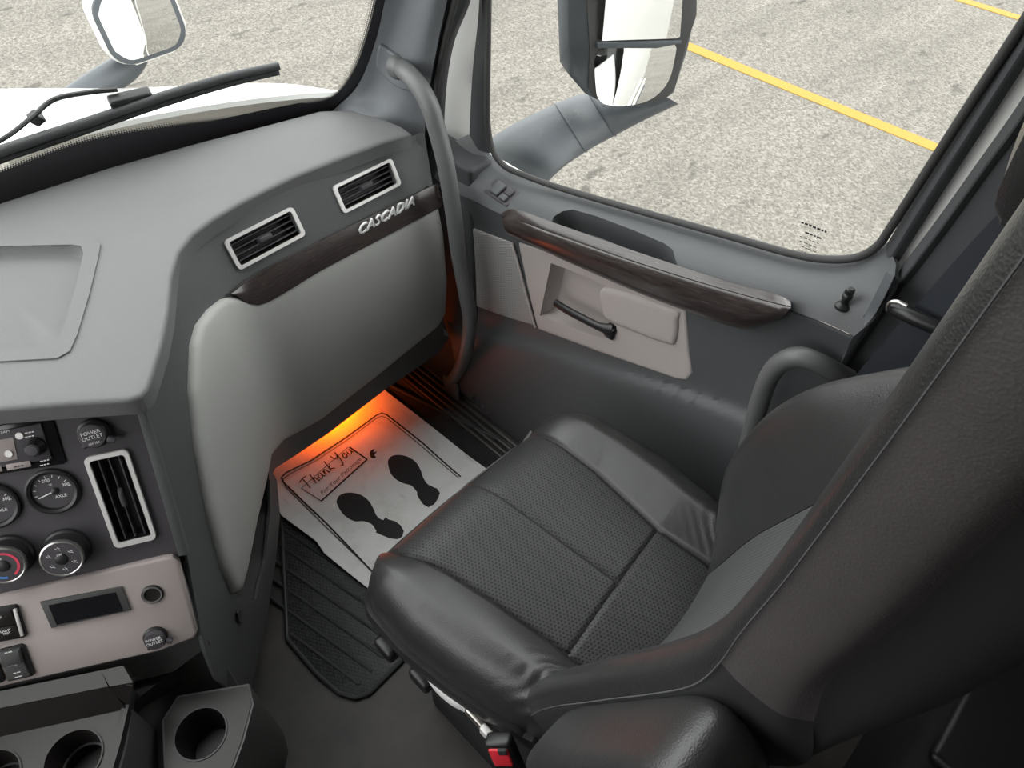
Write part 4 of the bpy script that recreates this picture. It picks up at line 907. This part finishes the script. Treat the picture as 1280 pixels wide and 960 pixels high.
# ================================================================== FLOOR MATS AND FOOTWELL
rm = thing('rubber_mat', 'black ribbed rubber floor mat partly under the paper mat', 'floor mat', loc=(.4, .85, 0))
rmo = [(.155, .80), (.150, .74), (.135, .625), (.165, .575), (.20, .56), (.30, .555), (.62, .56), (.86, .60), (.86, 1.30), (.34, 1.30), (.30, 1.05)]
rmo = wxy([(352, 640), (356, 720), (360, 800), (395, 842), (425, 868), (445, 874), (462, 868), (508, 822), (640, 700), (640, 560), (480, 480), (345, 580)], 0)
prism('mat_body', rmo, WF, .008, M['rubber'], rm, .002, base=.0)
cm = np.mean(np.array(rmo), 0); P2 = [np.array(p) for p in rmo]
ring = resample(P2, .03); tube('mat_border', [(p[0], p[1], .008) for p in ring]+[(ring[0][0], ring[0][1], .008)], .005, M['rubber_plain'], rm, 8, 1)
for k in range(12):
    ex = np.array([.196+.037*k, .592+.004*k, .0075]); L_ = min(1.0+.55*k, 3.2); tube('rib', [ex, ex+np.array([-.02, .1, 0])*L_, ex+np.array([-.04, .2, 0])*L_], .0042, M['rubber_plain'], rm, 8, 3)
pm = thing('paper_mat', 'white paper floor mat printed with two black shoe prints and Thank You', 'paper mat', loc=(.55, 1.0, .012))
pf = [(475, 483), (530, 527), (592, 575), (640, 610), (640, 700), (520, 790), (463, 738), (430, 712), (406, 693), (396, 678), (372, 660), (352, 645), (346, 632), (343, 606), (339, 586), (400, 537)]
PZ = .017
pouts = wxy(pf, PZ); V2, F = cdt([resample([np.array(p) for p in pouts], .02)], [(x, y) for x in np.arange(.2, .9, .0125) for y in np.arange(.5, 1.4, .0125)])
hgt = lambda x, y: PZ+.0035*math.sin(x*14+y*9)*math.sin(y*11-x*4)+max(0, .36-x)*.10+.002
V, G = extrude_solid([(p[0], p[1], hgt(*p)) for p in V2], [(p[0], p[1], hgt(*p)-.0008) for p in V2], F)
mesh('paper_sheet', V, G, M['paper'], pm)
def inkpx(name, strokes, wd, **kw):
    V, F = [], []
    for st in strokes:
        P = [np.array(p, float) for p in st]; o = len(V); P = [q[:2] for q in [at(*p, 'z', PZ) for p in resample(P, 4, False)]]
        for i, p in enumerate(P):
            t = P[min(i+1, len(P)-1)]-P[max(i-1, 0)]; t /= (np.linalg.norm(t)+1e-12); s = np.array([-t[1], t[0]])*wd/2
            for q in (p-s, p+s): V.append((q[0], q[1], hgt(*q)+.0016))
        for i in range(len(P)-1): F.append((o+2*i, o+2*i+2, o+2*i+3, o+2*i+1))
    mesh(name, V, F, M['ink'], pm, smooth=False, **kw)
inkpx('printed_border', [[(466, 716), (408, 655), (355, 604), (352, 598), (358, 592), (390, 577), (430, 550), (470, 520), (477, 517), (483, 519), (530, 556), (576, 597)]], .0042)
inkpx('printed_border', [[(462, 712), (408, 660), (357, 609), (354, 600), (362, 594), (395, 578), (432, 553), (470, 524), (477, 521), (483, 523), (530, 561), (573, 598)]], .0022)
inkpx('text_box', [[(402, 627), (459, 575)], [(459, 575), (437, 560)]], .0045); inkpx('text_box', [[(402, 627), (377, 611), (436, 560)]], .0018)
# shoe prints
def blob(P, name):
    P = catmull(P, 5, True); P = [at(*p, 'z', PZ)[:2] for p in P]; n = len(P); c = np.mean(P, 0)
    V2, F = cdt([P], [])
    V, G = extrude_solid([(p[0], p[1], hgt(*p)+.0018) for p in V2], [(p[0], p[1], hgt(*p)+.0003) for p in V2], F)
    mesh(name, V, G, M['ink'], pm, smooth=False)
blob([(423, 634), (421, 628), (424, 621), (431, 617.5), (441, 617), (452, 620), (461, 627), (467, 637), (471, 646), (477, 651), (484, 652), (492, 655), (500, 660), (504, 667), (502, 672), (496, 674), (486, 673), (477, 669), (471, 665), (465, 657), (455, 653), (444, 653), (434, 648), (427, 641)], 'shoe_print')
blob([(485, 580), (486, 574), (491, 570), (499, 569), (509, 571), (519, 577), (525, 586), (529, 597), (534, 605), (541, 609), (547, 613), (549, 619), (546, 626), (541, 632), (534, 632), (528, 628), (523, 621), (521, 615), (514, 607), (504, 604), (495, 599), (488, 591)], 'shoe_print')
def heel(P):
    P = [at(*p, 'z', PZ)[:2] for p in P]; V2, F = cdt([P], []); V, G = extrude_solid([(p[0], p[1], hgt(*p)+.0019) for p in V2], [(p[0], p[1], hgt(*p)+.0003) for p in V2], F); mesh('heel_print', V, G, M['ink'], pm, smooth=False)
heel([(482, 648), (486, 651), (494, 653), (501, 658), (505, 665), (503, 672), (497, 675), (487, 674), (477, 670), (470, 667)])
heel([(537, 609), (546, 611), (550, 617), (546, 626), (536, 635), (529, 631), (524, 624), (521, 618)])
blob([(463, 571), (463, 565), (468, 562), (467, 566), (471, 565), (468, 569), (470, 572), (466, 573)], 'ink_smudge')
# handwriting "Thank You" / "For Your Patronage" along the box
tA, tB = at(388, 615, 'z', PZ), at(446, 566, 'z', PZ); tf = Fr(tA+np.array([0, 0, .0065]), tB-tA, (0, 1, 0), (0, 0, 1)); L = np.linalg.norm(tB-tA)
def sc(st, x0, s): return [[(x0+p[0]*s, p[1]*s) for p in catmull(q, 4)] for q in st]
s = L/8.6; G_ = []
glyph = {'T': [[(-.1, 1.75), (.5, 1.95), (1.2, 1.9)], [(.55, 1.9), (.45, 1), (.3, 0)]], 'h': [[(.1, 0), (.3, 1), (.5, 1.8)], [(.15, .3), (.45, .9), (.6, .6), (.6, .05), (.8, .1)]],
         'a': [[(.6, .8), (.2, .8), (.05, .3), (.25, .02), (.55, .4), (.65, .85)], [(.62, .8), (.6, .2), (.8, .05)]], 'n': [[(.1, 0), (.2, .85)], [(.15, .4), (.45, .85), (.6, .6), (.6, .05), (.8, .1)]],
         'k': [[(.1, 0), (.3, 1), (.5, 1.9)], [(.65, .9), (.2, .45), (.7, -.05)]], 'Y': [[(0, 1.9), (.1, 1.1), (.5, 1.0), (.85, 1.9)], [(.8, 1.9), (.6, .6), (.2, -.5), (-.1, -.3)]], 'o': [[(.4, .85), (.05, .4), (.3, 0), (.65, .4), (.4, .85), (.7, .8)]], 'u': [[(.1, .85), (.1, .2), (.35, .02), (.6, .4), (.65, .85)], [(.65, .85), (.62, .15), (.85, .1)]]}
x0 = 0
for c, adv in zip('Thank You', (1.15, .85, .85, .85, 1.0, .55, .95, .8, .8)):
    if c != ' ': G_ += sc(glyph[c], x0*s, s*1.05)
    x0 += adv*1.07
ribbon('handwriting', G_, tf.at(0, .004), .0030, .001, M['ink'], pm, label='black script lettering Thank You')
tm = at(427, 598, 'z', PZ); text('small_print', 'For Your Patronage', Fr(tm+np.array([0, 0, .011]), at(459, 575, 'z', PZ)-at(402, 627, 'z', PZ), (0, 1, 0), (0, 0, 1)), .0175, M['ink'], pm, 0, .3)
# footwell lamp (orange) under the glove box
lampP = np.array([.60, 1.262, .12])
fl = thing('footwell_lamp', 'small orange courtesy lamp glowing under the glove box', 'lamp', loc=tuple(lampP))
tl = NT('amber_lens'); tl.b.inputs['Base Color'].default_value = (1, .25, .03, 1); tl.b.inputs['Emission Color'].default_value = (1, .18, .01, 1); tl.b.inputs['Emission Strength'].default_value = 8
rbox('lens', Fr(lampP, (1, 0, 0), (0, -1, 0), (0, 0, -1)), .06, .03, .006, .002, tl.m, fl); rbox('lamp_housing', Fr(lampP+np.array([0, 0, .02]), (1, 0, 0), (0, -1, 0), (0, 0, -1)), .075, .045, .018, .003, M['black'], fl)
rbox('lamp_bracket', Fr(lampP+np.array([0, .01, .018]), (1, 0, 0), (0, 1, 0)), .03, .012, .195, .002, M['black'], fl)
ld = bpy.data.lights.new('footwell_light', 'AREA'); ld.shape = 'RECTANGLE'; ld.size = .06; ld.size_y = .03; ld.energy = 1.5; ld.spread = math.radians(150); ld.color = (1, .11, .0)
lo_ = bpy.data.objects.new('footwell_light', ld); COL.objects.link(lo_); lo_.location = (0, 0, -.010); lo_.parent = fl
# under-dash ducting, dark
boxm('driver_dash_body', (-.60, 1.07, .30), (-.20, 1.36, .815), M['dash_dark'], dash, .02)
boxm('under_dash_duct', (.30, 1.12, .335), (.90, 1.34, .45), M['deep'], dash, .02)

# ================================================================== SEAT
seat = thing('passenger_seat', 'black leather truck passenger seat with perforated cushion and high back', 'seat', loc=(.5, .25, 0))
def tofn(P, z):
    Q = sorted([tuple(at(*p, 'z', z)[:2]) for p in P], key=lambda q: q[1]); ys = [q[1] for q in Q]; xs = [q[0] for q in Q]
    return lambda y: float(np.interp(y, ys, xs)) if ys[0] <= y <= ys[-1] else (xs[0]+(y-ys[0])*(xs[1]-xs[0])/(ys[1]-ys[0])*.4 if y < ys[0] else xs[-1]+(y-ys[-1])*(xs[-1]-xs[-2])/(ys[-1]-ys[-2])*.3)
SLf = tofn([(500, 685), (560, 714), (620, 752), (708, 815)], .55); SRf = tofn([(665, 527), (745, 588), (822, 660), (890, 706)], .55); SCf = tofn([(590, 597), (650, 640), (770, 728)], .55)
def XL(y): return float(np.interp(y, [-.05, .10, .18, .25, .32, .42, .50, .535, .555, .565], [.31, .288, .270, .252, .238, .226, .230, .245, .270, .300]))
def XR(y): return float(np.interp(y, [-.05, .10, .20, .30, .40, .48, .53, .555, .565], [.745, .765, .782, .795, .792, .782, .765, .735, .705]))
YB, YS = -.02, .565
def ycross(x): return .211+(x-.383)*.032/.263
def smooth(a): a = max(0, min(1, a)); return a*a*(3-2*a)
def cushz(x, y):
    xl, xr = XL(y), XR(y); a, b = SLf(y), SRf(y); z = .552-.012*smooth((.25-y)/.3)
    z += .010*math.sin(math.pi*max(0, min(1, (x-a)/(b-a))))-.004
    for e, s_, sg in ((xl, a, 1), (xr, b, -1)):
        wd = abs(s_-e); d = (s_-x)*sg
        if d > 0:
            t = d/wd; z += .034*math.sin(min(1, t/.62)*math.pi/2)*1.0*(.5+.5*smooth((.55-y)/.4)) if t < .62 else .034*(.5+.5*smooth((.55-y)/.4))
            if t > .45: q = (t-.45)/.55; z -= .085*(1-math.sqrt(max(0, 1-q*q)))
    fy = (y-(YS-.10))/.10
    if fy > 0: z -= .085*(1-math.sqrt(max(0, 1-min(1, fy)**2)))
    for sx in (a, b):
        z -= .005*math.exp(-((x-sx)/.004)**2)
    if y > ycross(x): z -= .0035*math.exp(-((x-SCf(y))/.0035)**2)
    if a < x < b: z -= .004*math.exp(-((y-ycross(x))/.004)**2)
    # leather gathers near the back corners of the bolsters
    g_ = math.exp(-((y-.17)/.05)**2)
    if x < a: z += .0038*g_*math.sin(y*260+x*120+2*math.sin(x*90))*smooth((a-x)/.04)
    if x > b: z += .0016*math.exp(-((y-.14)/.06)**2)*math.sin(y*260-x*210+3*math.sin(x*60))*smooth((x-b)/.03)
    return z
def spaced(n, tight0, tight1):
    t = np.linspace(0, 1, n); o = .10
    return [tt for tt in sorted(set([0.0, 1.0]+list(np.linspace(.0, 1, n))+([.015, .03, .05, .08] if tight0 else [])+([.985, .97, .95, .92] if tight1 else [])))]
def cpatch(name, fa, fb, y0f, y1f, mat, n, m, parent, t0, t1, skirt=None):
    us, vs = spaced(n, t0, t1), spaced(m, True, True); g = []
    for v in vs:
        row = []
        for u in us:
            ym = (y0f(.5)+y1f(.5))/2
            y = None; xa = fa(ym); xb = fb(ym); x = xa+(xb-xa)*u
            for _ in range(3):
                y = y0f(x)+(y1f(x)-y0f(x))*v; x = fa(y)+(fb(y)-fa(y))*u
            row.append(np.array([x, y, cushz(x, y)]))
        g.append(row)
    return gridmesh(name, g, mat, parent, .012)
yF = lambda x: YS; yBk = lambda x: YB
cpatch('seat_panel', SLf, SCf, ycross, yF, M['leather_perf'], 22, 44, seat, 1, 1)
cpatch('seat_panel', SCf, SRf, ycross, yF, M['leather_perf'], 22, 44, seat, 1, 1)
cpatch('seat_panel', SLf, SRf, yBk, ycross, M['leather_perf'], 40, 26, seat, 1, 1)
cpatch('bolster', XL, SLf, yBk, yF, M['leather'], 30, 120, seat, 0, 1)
cpatch('bolster', SRf, XR, yBk, yF, M['leather'], 30, 120, seat, 1, 0)
# skirt around the cushion edge
ed = [(XL(y), y) for y in np.linspace(YB, YS, 40)]+[(x, YS) for x in np.linspace(XL(YS), XR(YS), 20)[1:-1]]+[(XR(y), y) for y in np.linspace(YS, YB, 40)]
def eddir(i):
    a, b = np.array(ed[max(0, i-1)]), np.array(ed[min(len(ed)-1, i+1)]); t = b-a; n = np.array([-t[1], t[0]]); return n/(np.linalg.norm(n)+1e-9)
rows = []
for dz, o in ((0, 0), (-.010, .003), (-.022, .003), (-.032, -.003), (-.04, -.02)):
    rows.append([np.array([e[0]+eddir(i)[0]*o, e[1]+eddir(i)[1]*o, cushz(*e)+dz]) for i, e in enumerate(ed)])
gridmesh('cushion_skirt', rows, M['leather'], seat, .01)
tube('stitching', [np.array([e[0]+eddir(i)[0]*.006, e[1]+eddir(i)[1]*.006, cushz(*e)-.016]) for i, e in enumerate(ed[:58])], .0016, M['thread'], seat, 6, 2)
boxm('cushion_pan', (.27, -.02, .38), (.755, .50, .47), M['seat_dark'], seat, .03)
boxm('seat_riser', (.30, .02, .10), (.72, .44, .38), M['seat_dark'], seat, .03); boxm('seat_base', (.28, -.02, 0), (.74, .46, .10), M['seat_dark'], seat, .02)
pp = at(562, 868, 'z', .45); tube('adjust_lever', [at(538, 846, 'z', .45), at(548, 860, 'z', .448), at(566, 876, 'z', .445), at(583, 885, 'z', .445)], .011, M['white_plastic'], seat, 10, 4, flat=.6, label='white plastic adjustment lever')
for px, py in ((487, 800), (531, 838)):
    p_ = at(px, py, 'z', .44); rbox('adjust_knob', Fr(p_+np.array([.01, 0, -.02]), (0, 1, 0), (0, 0, 1), (-1, 0, 0)), .045, .035, .03, .008, M['black'], seat)

# backrest: rows by height, columns across; near edge on the left side of the seat
zs = [.56, .62, .70, .78, .86, .94, 1.02, 1.08, 1.14, 1.22, 1.30, 1.38, 1.46, 1.54, 1.62]
def ybol(z): return float(np.interp(z, [.56, .62, .70, .76, .82, .88, .92, .99, 1.04, 1.10, 1.2, 1.35, 1.5, 1.62], [.165, .185, .20, .197, .186, .168, .150, .105, .060, .022, .012, .012, .022, .03]))
def ybl(z): return float(np.interp(z, [.56, .65, .75, .88, 1.0, 1.08, 1.14, 1.2, 1.35, 1.5, 1.62], [.215, .192, .155, .107, .060, .040, .033, .029, .025, .023, .022]))
def ycen(z): return float(np.interp(z, [.56, .7, .9, 1.05, 1.15, 1.3, 1.5, 1.62], [.13, .10, .035, -.015, -.035, -.045, -.03, -.02]))
def xl_(z): return float(np.interp(z, [.56, .65, .8, 1.0, 1.08, 1.3, 1.5, 1.62], [.275, .275, .272, .272, .275, .285, .295, .31]))
def xr_(z): return float(np.interp(z, [.56, .65, .8, 1.0, 1.08, 1.3, 1.5, 1.62], [.745, .755, .765, .755, .74, .72, .70, .68]))
def back_section(z):
    a, b = xl_(z), xr_(z); yl, yr, yc = ybl(z), ybol(z), ycen(z); c1_, c2_ = a+.115, b-.115
    return a, b, yl, yr, yc, c1_, c2_
def colpts(z, part):
    a, b, yl, yr, yc, p, q = back_section(z); up = smooth((z-1.02)/.1); so_ = .028-.014*smooth((z-1.0)/.15)
    if part == 'left':   # inner seam -> round edge -> outside front seam
        return [np.array([p, yc+.004, z]), np.array([p-.03, yc+(yl-yc)*.35, z]), np.array([p-.062, yc+(yl-yc)*.80, z]), np.array([a+.030, yl, z]), np.array([a+.008, yl-so_*.3, z]), np.array([a, yl-so_, z])]
    if part == 'right':
        return [np.array([q, yc+.004, z]), np.array([q+.03, yc+(yr-yc)*.45, z]), np.array([q+.062, yc+(yr-yc)*.88, z]), np.array([b-.030, yr, z]), np.array([b-.008, yr-.010, z]), np.array([b, yr-.034, z])]
    if part == 'mid': return [np.array([p+(q-p)*t, yc-.014*math.sin(math.pi*t)+.003, z]) for t in (0, .02, .1, .3, .5, .7, .9, .98, 1)]
    if part == 'ls': return [np.array([a, yl-so_, z]), np.array([a-.003, yl-.040, z]), np.array([a-.001, yl-.062-.03*(1-up), z]), np.array([a+.012, yl-.076-.05*(1-up), z])]
    if part == 'rs': return [np.array([b, yr-.034, z]), np.array([b+.003, yr-.055, z]), np.array([b, yr-.085, z]), np.array([b-.015, yr-.11, z])]
    if part == 'bk': return [np.array([a+.012, yl-.072-.05*(1-up), z]), np.array([a+.05, min(yl-.12, yc-.07), z]), np.array([(a+b)/2, min(yl-.15, yc-.10), z]), np.array([b-.05, min(yr-.16, yc-.07), z]), np.array([b-.015, yr-.108, z])]
bk = {}
for nm, part, mat in (('backrest_panel', 'mid', 'leather_stripe'), ('backrest_bolster', 'left', 'leather'), ('backrest_bolster', 'right', 'leather'), ('backrest_shell', 'bk', 'seat_dark'), ('backrest_side', 'rs', 'leather_brown')):
    loft(nm, [colpts(z, part) for z in zs], M[mat], seat, 6, 4, .006 if part != 'bk' else .002)
loft('backrest_side', [colpts(z, 'ls') for z in zs if z < 1.09], M['seat_dark'], seat, 6, 4, .006)
loft('backrest_side', [colpts(z, 'ls') for z in zs if z > 1.07], M['leather_brown'], seat, 6, 4, .006, label='smooth charcoal leatherette side panel')
tube('stitching', [colpts(z, 'left')[5]+np.array([-.0022, .001, 0]) for z in zs], .0008, M['thread'], seat, 6, 4)
# headrest on top, wings reaching forward
hz = [(1.425, .35), (1.445, .75), (1.50, 1.0), (1.58, 1.0), (1.66, .92), (1.71, .6)]
rows = []
for z, k in hz:
    R_ = []
    for t in np.linspace(0, 2*math.pi, 25):
        x = .53+.155*math.cos(t)*(.75+.25*k); y = .002+.055*math.sin(t)*k+(.03*(abs(math.cos(t))**3) if math.sin(t) > -.2 else 0); R_.append(np.array([x, y, z]))
    rows.append(R_)
gridmesh('headrest', grid_of(rows, 1, 4), M['leather'], seat, 0)
# folded-up armrest
ar = []
ax0 = np.array([.224, .098, .728]); axd = np.array([.0, -.36, .93]); axd /= np.linalg.norm(axd); axn = np.array([0, .93, .36])
for s_, k in ((-.025, .01), (-.02, .55), (0, .86), (.03, .98), (.08, 1), (.16, 1), (.24, 1), (.28, 1), (.315, .94), (.34, .75), (.35, .4), (.351, .01)):
    c = ax0+axd*s_; ar.append([c+np.array([1, 0, 0])*.052*k*(abs(math.cos(q))**.55)*np.sign(math.cos(q))+axn*.042*k*(abs(math.sin(q))**.55)*np.sign(math.sin(q)) for q in np.linspace(0, 2*math.pi, 33)])
am = thing('armrest', 'black leather seat armrest folded up beside the seat back', 'armrest')
gridmesh('armrest_pad', grid_of(ar, 1, 4), M['leather'], am, 0)
tube('stitching', [ax0+axd*s_+axn*.012+np.array([-.0535, 0, 0]) for s_ in (.0, .1, .2, .3)], .0016, M['thread'], am, 6, 3)
# buckle
bu = thing('belt_buckle', 'seat belt buckle with red button standing beside the seat cushion', 'belt buckle')
pb1 = at(628, 921, 'z', .50); pb0 = at(655, 985, 'z', .40)
bd = pb1-pb0; bd /= np.linalg.norm(bd); bn = np.array([0, 0, 1.0])*.5+np.array([-.2, .2, 0]); bn = np.array([-.25, .25, .9]); bn -= bd*(bn@bd)
bf = Fr(pb1-bd*.03, np.cross(bd, bn), bd, bn)
rbox('buckle_case', bf, .040, .090, .024, .006, M['black'], bu); rbox('release_button', bf.at(0, .018, .020), .030, .036, .007, .003, M['red'], bu, label='red release button'); rbox('latch_slot', bf.at(.007, .032, .0225), .013, .010, .006, .001, M['deep'], bu)
tube('buckle_stalk', [pb1-bd*.06, pb0, pb0+np.array([.03, -.02, -.12])], .011, M['black'], bu, 10, 4, flat=.5)
tg = thing('buckle_bracket', 'grey metal belt anchor bracket under the seat cushion edge', 'bracket')
rbox('bracket_plate', Fr(at(601, 897, 'z', .44), at(615, 910, 'z', .44)-at(588, 882, 'z', .44), (0, 0, 1)), .05, .022, .012, .003, M['steel'], tg); rbox('bracket_clip', Fr(at(612, 912, 'z', .46), at(615, 910, 'z', .44)-at(588, 882, 'z', .44), (0, 0, 1)), .022, .024, .012, .003, M['silver'], tg)

# dark storage box behind the seat
bx = thing('storage_bin', 'black plastic storage bin standing behind the seat', 'storage bin', loc=(.9, -.4, 0))
boxm('bin_body', (.55, -.75, 0), (.965, -.24, .44), M['seat_dark'], bx, .03); boxm('bin_lid', (.68, -.72, .44), (.95, -.26, .465), M['black'], bx, .012)
